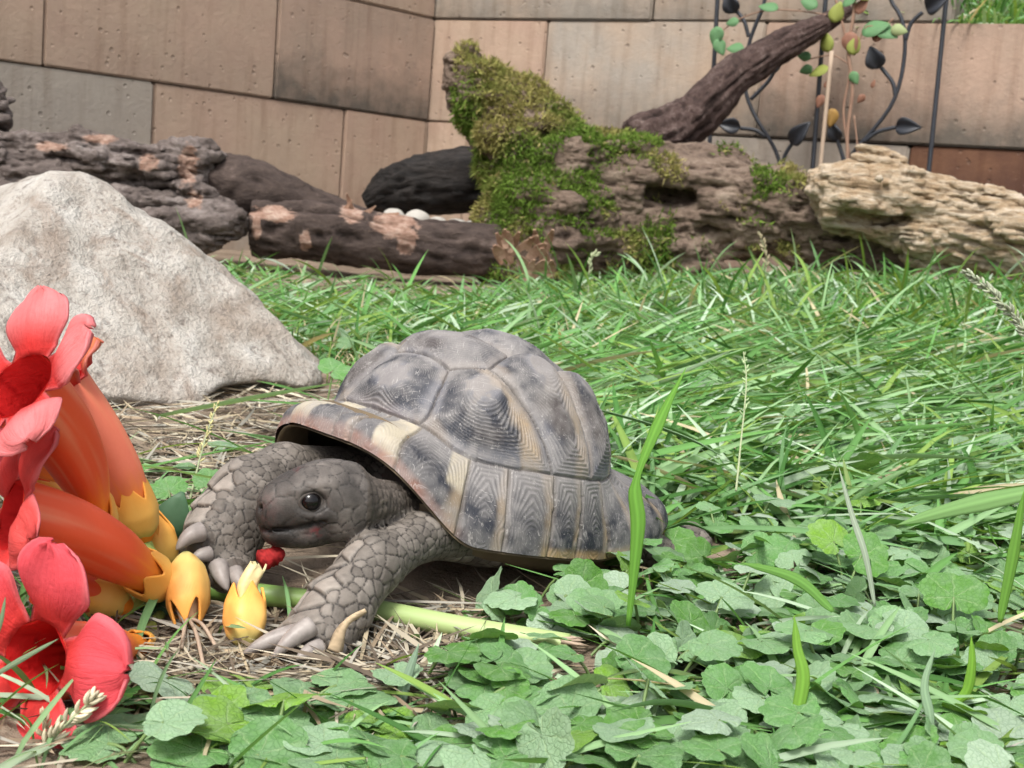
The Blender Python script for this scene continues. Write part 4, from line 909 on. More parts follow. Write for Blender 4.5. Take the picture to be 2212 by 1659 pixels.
def flower(base, ctrl, mouth, mdir, rm=.0125, r0=.0062, cal=.019, roll=0.0, lobe=.021, lw=.0125, reflex=(35, 125), lobes=(0, 1, 2, 3, 4), pink=C_PINK, label=None, with_pedicel=None, tubecol=C_TUBE, skew=None, aim=None):
    base, mouth, mdir = np.asarray(base), np.asarray(mouth), unit(mdir)
    n = 44; ctrl = np.asarray(ctrl); b0, b1, b2, b3 = base, base + (ctrl - base) * .85, mouth - mdir * np.linalg.norm(mouth - base) * .38, mouth; tq = np.linspace(0, 1, n)[:, None]
    ax = b0 * (1 - tq) ** 3 + 3 * b1 * tq * (1 - tq) ** 2 + 3 * b2 * tq ** 2 * (1 - tq) + b3 * tq ** 3; T, N_, B_ = frames(ax); u = np.linspace(0, 1, n)
    if aim is not None: roll = math.atan2(np.dot(aim, B_[-1]), np.dot(aim, N_[-1]))
    rad = np.interp(u, [0, .12, .28, .5, .75, .92, 1], [r0 * .5, r0 * .80, r0 * .88, lerp(r0, rm, .42), lerp(r0, rm, .82), rm, rm * 1.06])
    nseg = 60; a = np.linspace(0, 2 * PI, nseg, endpoint=False)
    V = ax[:, None] + (rad[:, None] * (1 + .05 * u[:, None] * np.cos(5 * (a - roll))[None]))[..., None] * (np.cos(a)[None, :, None] * N_[:, None] + np.sin(a)[None, :, None] * B_[:, None])
    st = .5 + .5 * vnoise(np.stack([np.repeat(u, nseg) * 2, np.tile(np.cos(a), n) * 8, np.tile(np.sin(a), n) * 8], -1), 5); uu = np.repeat(u, nseg)
    C = C_ORANGE + (tubecol - C_ORANGE) * sm(.22, .55, uu + .12 * (st - .5))[:, None]; C = C + (np.array([.82, .30, .16]) - C) * (.6 * sm(.5, .9, st) * sm(.3, .6, uu))[:, None]  # pale lengthwise stripes, with highlight streaks put into the tube colour
    i, j = np.meshgrid(np.arange(n - 1), np.arange(nseg), indexing='ij'); j2 = (j + 1) % nseg
    F = np.stack([i * nseg + j, i * nseg + j2, (i + 1) * nseg + j2, (i + 1) * nseg + j], -1).reshape(-1, 4)
    fl_ = obj('flower', V.reshape(-1, 3), F, waxy.m, sprig, C)
    if label: fl_['label'] = label
    # throat: deep red lining with darker stripes
    m0 = int(n * .45); Vi = ax[m0:, None] + ((rad[m0:, None] - .0009) * (1 + .05 * u[m0:, None] * np.cos(5 * (a - roll))[None]))[..., None] * (np.cos(a)[None, :, None] * N_[m0:, None] + np.sin(a)[None, :, None] * B_[m0:, None])
    k = n - m0; stripe = sm(.72, .95, np.abs(np.cos(np.tile(a, k) * 10 + roll)) * (.8 + .25 * vnoise(np.stack([np.tile(a, k) * 9, np.repeat(u[m0:], nseg) * 3, np.ones(k * nseg)], -1), 7)))
    Ci = C_RED * np.array([1.05, .55, .6]) + (np.array([.16, .004, .006]) - C_RED) * (.85 * stripe * sm(1.0, .9, np.repeat(u[m0:], nseg)))[:, None] + np.array([.15, .05, 0]) * (sm(.8, .5, np.repeat(u[m0:], nseg)) * (1 - stripe))[:, None]
    i, j = np.meshgrid(np.arange(k - 1), np.arange(nseg), indexing='ij'); j2 = (j + 1) % nseg
    obj('throat', Vi.reshape(-1, 3), np.stack([i * nseg + j, (i + 1) * nseg + j, (i + 1) * nseg + j2, i * nseg + j2], -1).reshape(-1, 4), petal_m.m, fl_, np.clip(Ci, .003, 1))
    # lobes
    M_, en, eb = ax[-1], N_[-1], B_[-1]; nn = T[-1]
    for q_ in lobes:
        phi = roll + 2 * PI * q_ / 5; er = math.cos(phi) * en + math.sin(phi) * eb; et = -math.sin(phi) * en + math.cos(phi) * eb
        nv, nu = 15, 15; rs = random.Random(q_ * 31 + int(abs(base[0]) * 1e5)); rfx = reflex[1] + rs.uniform(-22, 22) + (skew or {}).get(q_, 0); Lq = lobe * rs.uniform(.92, 1.1); Vq, Cq, Uq = [], [], []
        p = M_ + er * rm * .99 - nn * .0005; ang_ = math.radians(reflex[0]); cen_ = [p.copy()]; angs = [ang_]
        for k in range(1, nv):
            v_ = k / (nv - 1); ang_ = math.radians(lerp(reflex[0], rfx, min(1, v_ * 1.25) ** .9)); p = p + (nn * math.cos(ang_) + er * math.sin(ang_)) * Lq / (nv - 1); cen_.append(p.copy()); angs.append(ang_)
        for k in range(nv):
            v_ = k / (nv - 1); nrm_ = nn * math.sin(angs[k]) - er * math.cos(angs[k])
            w0 = rm * .70; hw_ = lerp(w0, lw * 1.18, sm(0, .5, v_)) * math.sqrt(max(0.0, 1 - (max(0, v_ - .42) / .585) ** 2.3)); hw_ = max(hw_, .0006)
            for x_ in np.linspace(-1, 1, nu):
                ruff = .0011 * math.sin(7 * x_ + q_ * 2 + 3 * v_) * v_ ** 1.5 + .0007 * math.sin(17 * x_ + q_) * v_ ** 3
                P_ = cen_[k] + et * hw_ * x_ * (1 - .06 * x_ * x_) - nrm_ * (.30 * hw_ * x_ * x_ * (1 - .7 * v_) + .0016 * sm(.55, 1, v_) * abs(x_)) + nrm_ * (ruff + .0012 * math.exp(-(x_ / .12) ** 2) * v_)
                if k == 0: P_ = M_ + (rm * .99) * (math.cos(phi + x_ * .62) * en + math.sin(phi + x_ * .62) * eb) - nn * .0006
                Vq.append(P_); Uq.append((x_, v_ + q_ * 3.0)); f_ = sm(.05, .6, v_ + .15 * abs(x_) - .08); Cq.append(lerp(C_RED, pink, f_) * (.94 + .1 * math.sin(5 * x_ + 4 * v_ + q_)))
        obj('petal', np.array(Vq), np.array([[k * nu + l, k * nu + l + 1, (k + 1) * nu + l + 1, (k + 1) * nu + l] for k in range(nv - 1) for l in range(nu - 1)]), petal_m.m, fl_, np.array(Cq), uv=np.array(Uq), solid=.0009)
    if cal:
        Vc, Fc, Cc = calyx_mesh(ax, r0 * 1.08, cal, rolla=roll * .7 + .4); obj('calyx', Vc, Fc, waxy.m, fl_, Cc, solid=.0008)
    if with_pedicel is not None:
        P = spline([np.asarray(with_pedicel), (np.asarray(with_pedicel) + base) / 2 + [0, 0, .002], base, base + (ax[1] - ax[0]) * .8], 12); Vp_, Fp_ = tube(P, np.linspace(.0021, .0025, 12), 10)
        obj('pedicel', Vp_, Fp_, stem_m.m, fl_, np.tile((.36, .42, .10), (len(Vp_), 1)))
    return fl_
Fq = lambda px, py, y: at_y(px, py, y)
# upper flower, mouth turned up and left
flower(Fq(218, 1168, .452), Fq(200, 1060, .442), Fq(40, 832, .405), (-.40, -.60, .58), aim=(1, .2, .12), rm=.0125, r0=.0066, cal=.021, lobe=.0228, lw=.0118, reflex=(40, 92), pink=C_PINK * [1.06, 1.7, 1.45],
       label='upper flower with pink lobes, its mouth tipped up', with_pedicel=Fq(318, 1205, .468))
# paler flower behind it
flower(Fq(308, 1166, .476), Fq(300, 1080, .474), Fq(128, 838, .458), (-.55, -.25, .70), rm=.0105, r0=.0076, cal=.025, roll=.2, lobe=.015, lw=.008, reflex=(20, 70), pink=np.array([.75, .22, .10]), tubecol=np.array([.84, .22, .13]),
       label='paler flower half hidden behind the upper one', with_pedicel=Fq(330, 1216, .474))
# thin tube leading out of the picture
flower(Fq(215, 1062, .478), Fq(130, 1010, .476), Fq(-60, 935, .462), Fq(-160, 900, .45) - Fq(-60, 935, .462), rm=.0085, r0=.0050, cal=0, roll=.1, tubecol=np.array([.84, .20, .05]))
flower(Fq(165, 1140, .492), Fq(120, 1075, .49), Fq(-20, 980, .485), Fq(-120, 920, .475) - Fq(-20, 980, .485), rm=.0095, r0=.0085, cal=.026, roll=.6)
# middle flower, a long red tube
flower(Fq(362, 1268, .462), Fq(285, 1236, .448), Fq(22, 1112, .405), (-.78, -.50, .22), aim=(.3, -.2, 1), rm=.0118, r0=.0080, cal=.022, lobe=.0235, lw=.0110, reflex=(45, 115), pink=C_RED * [1.08, 2.0, 2.0],
       label='middle flower with a long red tube', with_pedicel=JUNC + [.002, 0, -.002])
# lower flower, mouth towards the viewer
flower(Fq(312, 1405, .434), Fq(245, 1380, .414), Fq(74, 1428, .364), (-.42, -.84, .26), aim=(1, -.1, .05), rm=.0120, r0=.0058, cal=.010, lobe=.0280, lw=.0138, reflex=(42, 88), pink=C_PINK * [1.02, .72, .75],
       label='lowest flower, its red throat open to the viewer', with_pedicel=Fq(345, 1330, .462))
flower(Fq(276, 1318, .456), Fq(225, 1285, .452), Fq(90, 1255, .440), Fq(0, 1240, .43) - Fq(90, 1255, .44), rm=.0085, r0=.0068, cal=.022, roll=.2, lobes=(), with_pedicel=Fq(340, 1282, .468))
def bud(b, t, r0, L, name='bud', parent=None, mat=None, open_=.35):
    ax = spline([np.asarray(b), (np.asarray(b) + np.asarray(t)) / 2, np.asarray(t), np.asarray(t) + (np.asarray(t) - np.asarray(b)) * .3], 20); V, F, C = calyx_mesh(ax, r0, L, open_=open_); return obj(name, V, F, waxy.m, parent or sprig, C, solid=.0007)
bud(Fq(200, 1118, .484), Fq(122, 1096, .478), .0042, .0135, open_=.12); bud(Fq(362, 1238, .486), Fq(330, 1120, .488), .0066, .022, open_=.5)
# stem of the sprig, its cut end to the right of the foot
P = spline([Fq(310, 1180, .474), Fq(335, 1215, .472), JUNC, Fq(300, 1300, .466), Fq(215, 1262, .462)], 30); V, F = tube(P, .0030, 12); obj('twig', V, F, stem_m.m, sprig, np.tile((.30, .40, .10), (len(V), 1)))
P = spline([JUNC + [0, .003, 0], Fq(400, 1292, .478), Fq(460, 1312, .4785), Fq(640, 1335, .476), Fq(800, 1352, .470), Fq(1000, 1378, .458), Fq(1228, 1404, .448)], 70); P[:, 2] = np.maximum(P[:, 2], .0052)
V, F = tube(P, .0041, 16, rf=lambda i, a: 1 + .10 * np.exp(-((i - .12) / .012) ** 2) + .03 * np.cos(4 * a)); u = np.repeat(np.linspace(0, 1, 70), 16); u = np.concatenate([u, [0, 1]])[:, None]
sc_ = lerp(np.array([.13, .24, .05]), np.array([.33, .42, .17]), sm(.3, .9, u)) ; obj('stem', V, F, stem_m.m, sprig, sc_)
for k in range(12):
    a_ = random.uniform(0, 2 * PI); p = P[-1] + [0, .0035 * math.cos(a_), .0035 * math.sin(a_)]; V, F = tube(spline([p - [.003, 0, 0], p + [random.uniform(.003, .008), random.uniform(-.002, .002), random.uniform(-.003, .001)]], 4), [.0009, .0008, .0005, .0001], 6); obj('torn_fibre', V, F, cane.m, sprig)
leaf_dk = NT('sprig_leaf', .5, .35); leaf_dk.color(leaf_dk.mix(leaf_dk.noise(leaf_dk.obj(), 150), (.055, .13, .06), (.10, .20, .11))).thin(.2)
soft_leaf(sprig, Fq(352, 1170, .495), Fq(385, 1085, .497) - Fq(352, 1170, .495), np.array([.2, -1, .35]), .021, .0075, (1, 1, 1), leaf_dk.m, solid=.0005)
soft_leaf(sprig, Fq(355, 1300, .470), Fq(335, 1410, .452) - Fq(355, 1300, .470), np.array([.3, -.8, .6]), .026, .0085, (1, 1, 1), leaf_dk.m, solid=.0005)
soft_leaf(sprig, Fq(395, 1350, .456), Fq(380, 1455, .437) - Fq(395, 1350, .456), np.array([.1, -.8, .6]), .022, .010, (1, 1, 1), leaf_dk.m, solid=.0005)
soft_leaf(sprig, Fq(290, 1210, .485), Fq(240, 1170, .49) - Fq(290, 1210, .485), np.array([0, -1, .3]), .022, .008, (1, 1, 1), leaf_dk.m, solid=.0005)
soft_leaf(sprig, Fq(110, 1100, .50), Fq(60, 1060, .50) - Fq(110, 1100, .50), np.array([0, -1, .4]), .022, .012, (1, 1, 1), leaf_dk.m, solid=.0005)

# two calyxes bitten off the sprig
def fallen(b, t, r0, L, label, chewed):
    b, t = np.asarray(b), np.asarray(t); root = thing('fallen_calyx', label, 'flower', (b[0], b[1], 0), 'bitten-off calyxes'); ax = spline([b, (b + t) / 2, t, t + (t - b) * .4], 20); V, F, C = calyx_mesh(ax, r0, L, rolla=.3, open_=.58 if not chewed else .85)
    C = C * [1.02, 1.05, 1.25] * (1 + .12 * fbm(V * np.array([300, 300, 60]), 3, 5))[:, None]; C = C + (np.array([.74, .26, .05]) - C) * (.55 * sm(.1, .7, fbm(V * 110, 3, 6)))[:, None]; obj('cup', V, F, waxy.m, root, C, solid=.0009)
    d = unit(t - b)
    if not chewed:
        Vv, Ff = tube(spline([b + d * L * .5, b + d * L * .85, b + d * L * 1.02], 8), [.0045, .0044, .0043, .004, .0036, .0033, .003, .002], 16); obj('tube_stub', Vv, Ff, waxy.m, root, np.tile((.80, .52, .30), (len(Vv), 1)))
        for k, (px, py) in enumerate(((440, 1440), (392, 1400), (468, 1400))):
            Vv, Ff = tube(spline([b + d * L * .95, (b + d * L * .95 + at_z(px, py, .003)) / 2 + [0, 0, .003], at_z(px, py, .003)], 10), .0007, 6); obj('style', Vv, Ff, cane.m, root)
    else:
        ax2 = spline([b + d * L * .45, b + d * L * .95, b + d * L * 1.2 + [.001, 0, 0], b + d * L * 1.52 + [.004, 0, 0]], 14); Vv, Ff = tube(ax2, np.linspace(.0040, .0037, 14), 24, rf=lambda i, a: (1 + .14 * np.cos(3 * a + 2)) * (.75 + .25 * np.abs(np.cos(a))), cap=False)
        rag = .0028 * vnoise(np.stack([np.tile(np.linspace(0, 9, 24), 14), np.zeros(336), np.ones(336)], -1), 77) * np.repeat(np.linspace(0, 1, 14) ** 2, 24); Vv = Vv + d * rag[:, None]; uu = np.repeat(np.linspace(0, 1, 14), 24)[:, None]
        obj('torn_tube', Vv, Ff, waxy.m, root, lerp(np.array([.74, .42, .14]), np.array([.72, .62, .34]), uu) * rng.uniform(.85, 1.1, (336, 1)), solid=.0007)
    return root
fallen(Fq(402, 1196, .4625), Fq(406, 1325, .450), .0076, .0258, 'cream and orange calyx hanging mouth-down under the raised claws', False)
fallen(Fq(528, 1396, .432), Fq(532, 1262, .447), .0072, .0205, 'orange calyx standing upright with chewed tube, before the paws', True)
V, F = tube(spline([at_y(560, 1216, .462), at_y(582, 1204, .464), at_y(615, 1194, .466)], 14), np.array([.0022, .0034, .0036, .0038, .0036, .0037, .0035, .0034, .0032, .0034, .003, .0026, .002, .001]), 14, rf=lambda i, a: 1 + .16 * np.cos(5 * a + 9 * i) + .08 * np.sin(40 * i))
tag(obj('petal_scrap', V, F, petal_m.m, None, np.tile((.42, .03, .03), (len(V), 1)) * rng.uniform(.6, 1.25, (len(V), 1))), 'crumpled red scrap of petal under the tortoise chin', 'petal')

# ================================================================== LAWN
def blades(base, az, L, W, phi0, curl, colr, K=6, three=True, twist=None, lift=.002, side=0.0, lay=.004):
    """grass blades: base (n,3), azimuth, length, width, start angle from vertical, bend; returns V, F, C"""
    n = len(base); h = np.stack([np.cos(az), np.sin(az), np.zeros(n)], -1); p = base.copy(); rows, hdir = [p.copy()], az.copy(); dirs = []
    for k in range(K):
        a = phi0 + curl * (k / K) ** 1.2; hh = np.stack([np.cos(hdir), np.sin(hdir), np.zeros(n)], -1)
        d = np.sin(a)[:, None] * hh + np.cos(a)[:, None] * np.array([0, 0, 1.]); dirs.append(d); p = p + d * (L / K)[:, None]
        gz = terrain(p[:, 0], p[:, 1]) + lift + lay * ((k * 7 + np.arange(n)) % 5) / 5; p[:, 2] = np.maximum(p[:, 2], gz); rows.append(p.copy()); hdir = hdir + side * (np.arange(n) % 7 - 3) / 3
    dirs.append(dirs[-1]); R_ = np.stack(rows, 1); D = unit(np.gradient(R_, axis=1)); w = np.stack([-np.sin(az), np.cos(az), np.zeros(n)], -1)[:, None]
    w = unit(w - D * (w * D).sum(-1, keepdims=True)); nn = np.cross(D, w); tw_ = (rng.uniform(-.8, .8, n) if twist is None else twist)[:, None] + (rng.uniform(-.9, .9, n))[:, None] * np.linspace(0, 1, K + 1)[None]
    sd_ = w * np.cos(tw_)[..., None] + nn * np.sin(tw_)[..., None]; up = np.cross(D, sd_)
    prof = np.interp(np.linspace(0, 1, K + 1), [0, .15, .45, .75, 1], [.55, .85, 1, .75, .04]); hw_ = (W[:, None] / 2 * prof[None])[..., None]
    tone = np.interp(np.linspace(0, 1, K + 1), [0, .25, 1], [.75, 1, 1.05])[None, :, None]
    if three:
        V = np.stack([R_ - sd_ * hw_ + up * hw_ * .35, R_, R_ + sd_ * hw_ + up * hw_ * .35], 2); m = 3
    else: V = np.stack([R_ - sd_ * hw_, R_ + sd_ * hw_], 2); m = 2
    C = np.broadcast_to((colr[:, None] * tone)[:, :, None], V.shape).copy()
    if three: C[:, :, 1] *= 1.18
    i = np.arange(n)[:, None, None] * ((K + 1) * m); k = np.arange(K)[None, :, None] * m; j = np.arange(m - 1)[None, None]
    q0 = i + k + j; F = np.stack([q0, q0 + 1, q0 + 1 + m, q0 + m], -1).reshape(-1, 4)
    return V.reshape(-1, 3), F, C.reshape(-1, 3)
def hidden_zone(P):
    """places where nothing may grow: under the animal, the rock, the sprig, the logs"""
    l = (P - TC) @ TB; out = (l[:, 0] / .094) ** 2 + (l[:, 1] / .077) ** 2 < 1
    z = terrain(P[:, 0], P[:, 1]); R_ = np.stack([P[:, 0], P[:, 1], z + .012], -1)
    near = (P[:, 0] < 0) & (P[:, 1] > .7) & (P[:, 1] < 1.25); out[near] |= rock_fn(R_[near]) < .004
    far = P[:, 1] > 2.1
    if far.any():
        R2 = np.stack([P[far, 0], P[far, 1], z[far] + .05], -1); out[far] |= (mossy_fn(R2) < .0) | (pale_fn(R2) < 0) | (stump_fn(R2) < 0)
        out[far] |= (P[far, 1] > 2.34) & (P[far, 0] < .05); out[far] |= P[far, 1] > 2.50
    sa, sb = at_y(760, 1350, .472)[:2], at_y(1228, 1404, .448)[:2]; tt_ = np.clip((P[:, :2] - sa) @ (sb - sa) / ((sb - sa) @ (sb - sa)), 0, 1); out |= np.linalg.norm(P[:, :2] - sa - tt_[:, None] * (sb - sa) + [0, .004], axis=1) < .010
    for c, r_ in ((LA[3][0], .020), (LA[4][0], .022), (RA[3][0], .024), (RA[5][0], .018), (HLL[2][0], .020), (HLL[3][0] + np.array([.004, -.012, 0]), .026), (at_y(560, 1416, .418), .013), (at_y(610, 1412, .418), .013), (at_y(650, 1415, .42), .014), (at_y(490, 1270, .468), .012), (at_y(530, 1330, .44), .010), (at_y(405, 1300, .455), .010)): out |= np.hypot(P[:, 0] - c[0], P[:, 1] - c[1]) < r_
    return out
def scatter(n, y0, y1, dens, power=1.0, pad=140):
    """n random ground places inside the view, thinned by dens(px, py)"""
    got = []; tot = 0
    while tot < n:
        y = y0 + (y1 - y0) * rng.random(n * 2) ** power; x = (rng.random(n * 2) - .5) * 2 * .46 * y + .035 * y; P = np.stack([x, y, ground_z(x, y)], -1)
        pp = proj(P); ok = (pp[:, 0] > -pad) & (pp[:, 0] < 2212 + pad) & (pp[:, 1] < 1659 + pad * 1.6) & (rng.random(n * 2) < dens(pp[:, 0], pp[:, 1])); P = P[ok]; P = P[~hidden_zone(P)]
        got.append(P); tot += len(P)
        if len(got) > 60: break
    return np.vstack(got)[:n]
blob = lambda x, y, cx, cy, a, b: np.exp(-((x - cx) / a) ** 2 - ((y - cy) / b) ** 2)
def d_bare(x, y):
    w = 1.1 * blob(x, y, 430, 1060, 170, 150) + 1.0 * blob(x, y, 660, 1455, 300, 55) + .9 * blob(x, y, 800, 1330, 200, 120) + .8 * blob(x, y, 560, 890, 120, 60) + .9 * blob(x, y, 930, 625, 260, 28) + .7 * blob(x, y, 950, 1440, 130, 90)
    return np.clip(w, 0, 1)
def d_ivy(x, y): return np.clip(sm(1080, 1300, y) * sm(900, 1150, x) + 1.0 * sm(1475, 1530, y) * sm(1000, 900, x) * sm(80, 260, x + np.maximum(y - 1560, 0) * 1.5) + .25 * blob(x, y, 420, 1110, 130, 90) + .30 * sm(900, 1100, y) * sm(1350, 1600, x) + .12 * blob(x, y, 740, 760, 80, 40), 0, 1)
grass_m = NT('grass', .7, .15); grass_m.color(grass_m.attr()); grass_m.thin(.33, (1.15, 1.1, .55))
GP = np.array([(.065, .17, .042), (.125, .275, .08), (.23, .37, .18), (.36, .47, .33), (.20, .31, .075), (.15, .285, .12), (.46, .40, .26), (.40, .49, .39)]); GW = np.array([.18, .24, .2, .10, .12, .12, .03, .02])
def gcol(n, p=GW): return GP[rng.choice(len(GP), n, p=p / p.sum())] * rng.uniform(.75, 1.2, (n, 1))
G = Acc(); d2r = math.radians
def sow(n, y0, y1, dens, L, W, phi, curl, K=6, three=True, power=1.0, pal=GW, azc=None, side=0.0, keep=None):
    P = scatter(n, y0, y1, dens, power); n = len(P); az = rng.uniform(0, 2 * PI, n)
    if azc is not None: az = azc[0] + 1.5 * vnoise(P * np.array([4.5, 4.5, 0]), 61) + rng.normal(size=n) * azc[1] * .7 + PI * (rng.random(n) < .25)
    Ln = rng.uniform(*L, n); ph = np.radians(rng.uniform(*phi, n))
    tip = P[:, :2] + np.stack([np.cos(az), np.sin(az)], -1) * (Ln * np.sin(np.minimum(ph + .4, 1.5)))[:, None]
    bad = hidden_zone(np.column_stack([tip, P[:, 2]])) | hidden_zone(np.column_stack([(tip + P[:, :2]) / 2, P[:, 2]])); az[bad] += PI
    fr_ = proj(np.column_stack([tip, P[:, 2]])); fb_ = proj(P); bad |= ((fr_[:, 0] < 700) & (fr_[:, 1] > 790) & (fr_[:, 1] < 980) & (rng.random(n) < .85)) | ((fb_[:, 0] < 700) & (fb_[:, 1] > 790) & (fb_[:, 1] < 980) & (rng.random(n) < .7))      # trodden earth before the boulder
    if keep is None: keep = ~bad
    P, az, Ln, ph = P[~bad], az[~bad], Ln[~bad], ph[~bad]; n = len(P)
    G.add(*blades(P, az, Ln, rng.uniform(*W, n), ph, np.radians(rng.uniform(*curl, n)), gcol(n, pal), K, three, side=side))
open_ = lambda x, y: np.clip(1 - 1.05 * d_bare(x, y), .02, 1)
left_ = lambda x, y: np.maximum(sm(1050, 850, x) * sm(820, 980, y), sm(800, 700, x) * sm(770, 815, y))                       # trodden patch before the tortoise
lawn = lambda x, y: open_(x, y) * (1 - .85 * np.clip(d_ivy(x, y), 0, 1)) * (1 - .9 * left_(x, y)) * (1 - .85 * sm(1150, 1000, x) * sm(500, 545, y) * sm(690, 655, y))
sow(520, .33, .62, lambda x, y: np.clip(lawn(x, y) + .25 * sm(1000, 1200, x), 0, 1), (.02, .075), (.0012, .0034), (66, 90), (0, 30), 7, True, 1.3, side=.06)
sow(150, .33, .62, lambda x, y: .8 * left_(x, y), (.015, .04), (.0009, .0020), (35, 88), (0, 50), 6, True, 1.3, side=.06)
sow(4200, .60, 1.05, lawn, (.05, .15), (.0022, .0056), (66, 90), (0, 25), 6, True, 1.2, azc=(.35, .9), side=.05)
sow(7000, 1.0, 1.75, lawn, (.05, .14), (.0026, .0060), (56, 89), (0, 35), 5, True, 1.1, azc=(.2, 1.0))
sow(6500, 1.7, 2.40, lawn, (.04, .085), (.0028, .0060), (45, 86), (5, 45), 4, False)
sow(210, 1.55, 2.34, lambda x, y: open_(x, y) * sm(980, 1250, x) * .9 + .10 * (x < 1000), (.06, .14), (.0032, .0060), (6, 46), (15, 75), 7, True)
sow(170, .62, 1.5, lambda x, y: lawn(x, y), (.04, .09), (.002, .0045), (15, 55), (10, 80), 7, True)
sow(90, .36, .62, lambda x, y: open_(x, y) * sm(1350, 1600, x), (.03, .08), (.002, .0045), (55, 86), (10, 50), 8, True)
sow(700, .80, 1.4, lambda x, y: blob(x, y, 720, 740, 130, 90) + .5 * blob(x, y, 430, 900, 50, 50), (.02, .05), (.0010, .0022), (10, 60), (0, 60), 5, False, pal=np.array([.3, .2, 0, 0, .5, .1, .4, 0]))
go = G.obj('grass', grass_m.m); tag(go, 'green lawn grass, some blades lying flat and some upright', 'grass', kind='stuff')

# dry straw and dead stalks between the plants
straw_m = NT('straw', .8, .2); straw_m.color(straw_m.attr())
Sx_ = Acc(); SP = np.array([(.36, .30, .20), (.46, .41, .31), (.24, .185, .125), (.14, .11, .08), (.32, .30, .25)])
for n, y0, y1, dn_s, LL, WW in ((4200, .34, .75, lambda x, y: .10 + .86 * d_bare(x, y), (.012, .055), (.0006, .0018)), (2600, .7, 1.5, lambda x, y: .2 + .8 * d_bare(x, y), (.02, .07), (.0008, .0022)), (1200, 1.5, 2.4, lambda x, y: .3 + .7 * d_bare(x, y), (.02, .07), (.0012, .003))):
    P = scatter(n, y0, y1, dn_s, 1.2); n = len(P); P[:, 2] += rng.uniform(.0, .003, n)
    Sx_.add(*blades(P, rng.uniform(0, 2 * PI, n), rng.uniform(*LL, n), rng.uniform(*WW, n), np.radians(rng.uniform(82, 92, n)), np.radians(rng.uniform(-10, 12, n)), SP[rng.integers(0, 5, n)] * rng.uniform(.6, 1.15, (n, 1)), 4, False, lift=.001, side=.12, lay=.0015))
so = Sx_.obj('straw_litter', straw_m.m); tag(so, 'dry tan straw and dead stalks littering the bare earth', 'straw', kind='stuff')

# ground ivy
def ivy_leaf_geo(seed, nphi=44, rings=(.30, .62, .86, 1.0)):
    r_ = np.random.default_rng(seed); phi = np.linspace(-PI * .93, PI * .93, nphi); R0 = .62 + .38 * np.cos(phi * .45) ** 1.0
    nt_ = r_.integers(9, 12); sc = 1 + .14 * (np.abs(np.cos(phi * nt_ / 2 + r_.uniform(0, 3))) ** .6 - .6); bnd = (.66 + .22 * np.cos(phi) - .10 * np.cos(2 * phi)) * sc * (1 + .05 * np.sin(2 * phi + r_.uniform(0, 6)))
    V, U = [np.zeros(3)], [np.zeros(2)]; cup, wav, ph, ph2 = r_.uniform(-.05, .30), r_.uniform(.02, .07), r_.uniform(0, 6), r_.uniform(0, 6); fold = r_.uniform(0, .16)
    for q_ in rings:
        for p_, b_ in zip(phi, bnd):
            x, y = q_ * b_ * math.cos(p_), q_ * b_ * math.sin(p_); z = cup * q_ ** 2 * .5 + wav * math.sin(3 * p_ + ph) * q_ ** 2 + fold * abs(y) * q_ + .018 * math.cos(nt_ * p_ + ph2) * q_ ** 1.5 - .12 * q_ ** 3
            V.append(np.array([x, y, z])); U.append(np.array([x, y]))
    F3 = [[0, 1 + k, 2 + k] for k in range(nphi - 1)]; F4 = [[1 + a * nphi + k, 1 + (a + 1) * nphi + k, 2 + (a + 1) * nphi + k, 2 + a * nphi + k] for a in range(len(rings) - 1) for k in range(nphi - 1)]
    return np.array(V), [np.array(F3), np.array(F4)], np.array(U)
def ivy_material(name, from_object):
    m = NT(name, .72, .22); base = m.objinfo('Color') if from_object else m.attr()
    uv = m.attr('luv', 'Vector'); sp_ = m.n('ShaderNodeSeparateXYZ'); m.l(uv, sp_.inputs[0])
    an = m.math('ARCTAN2', sp_.outputs[1], sp_.outputs[0]); rd = m.math('SQRT', m.math('ADD', m.math('MULTIPLY', sp_.outputs[0], sp_.outputs[0]), m.math('MULTIPLY', sp_.outputs[1], sp_.outputs[1])))
    nz = m.noise(uv, 5, 4, .6); an2 = m.math('ADD', an, m.math('MULTIPLY', m.math('SUBTRACT', nz, .5), .5))
    vein = m.math('POWER', m.math('ABSOLUTE', m.math('COSINE', m.math('MULTIPLY', an2, 3.5))), 60.0); vein = m.math('MULTIPLY', vein, m.ramp(rd, (.0, 1.), (.75, .25)))
    net = m.voro(uv, 9, 'DISTANCE_TO_EDGE'); nm_ = m.ramp(net, (.0, 1.), (.12, 0.))
    off = m.n('ShaderNodeVectorMath', operation='ADD'); m.l(uv, off.inputs[0]); rv = m.n('ShaderNodeCombineXYZ'); m.l(m.math('MULTIPLY', m.objinfo(), 31.0), rv.inputs[0]); m.l(m.math('MULTIPLY', m.objinfo(), 17.0), rv.inputs[1]); m.l(rv.outputs[0], off.inputs[1])
    blot = m.noise(off.outputs[0], 2.2, 5, .65); grit = m.noise(off.outputs[0], 40, 3, .7)
    c = m.mix(m.math('MULTIPLY', m.ramp(blot, (.35, 0.), (.65, 1.)), .55), base, m.mix(.5, base, (.34, .42, .34)))                      # dust lying on the leaf
    c = m.mix(m.math('MULTIPLY', vein, .65), c, (.34, .46, .24)); c = m.mix(m.math('MULTIPLY', nm_, .45), c, m.mix(1.0, c, (.6, .7, .6), 'MULTIPLY'))
    c = m.mix(m.ramp(grit, (.25, .35), (.36, 0.)), c, m.mix(1.0, c, (.55, .60, .5), 'MULTIPLY'))
    m.color(c).thin(.24, (1.15, 1.15, .45)); m.bump(m.math('SUBTRACT', m.math('MULTIPLY', grit, .25), m.math('ADD', vein, m.math('MULTIPLY', nm_, .4))), .5, .0012); return m.m
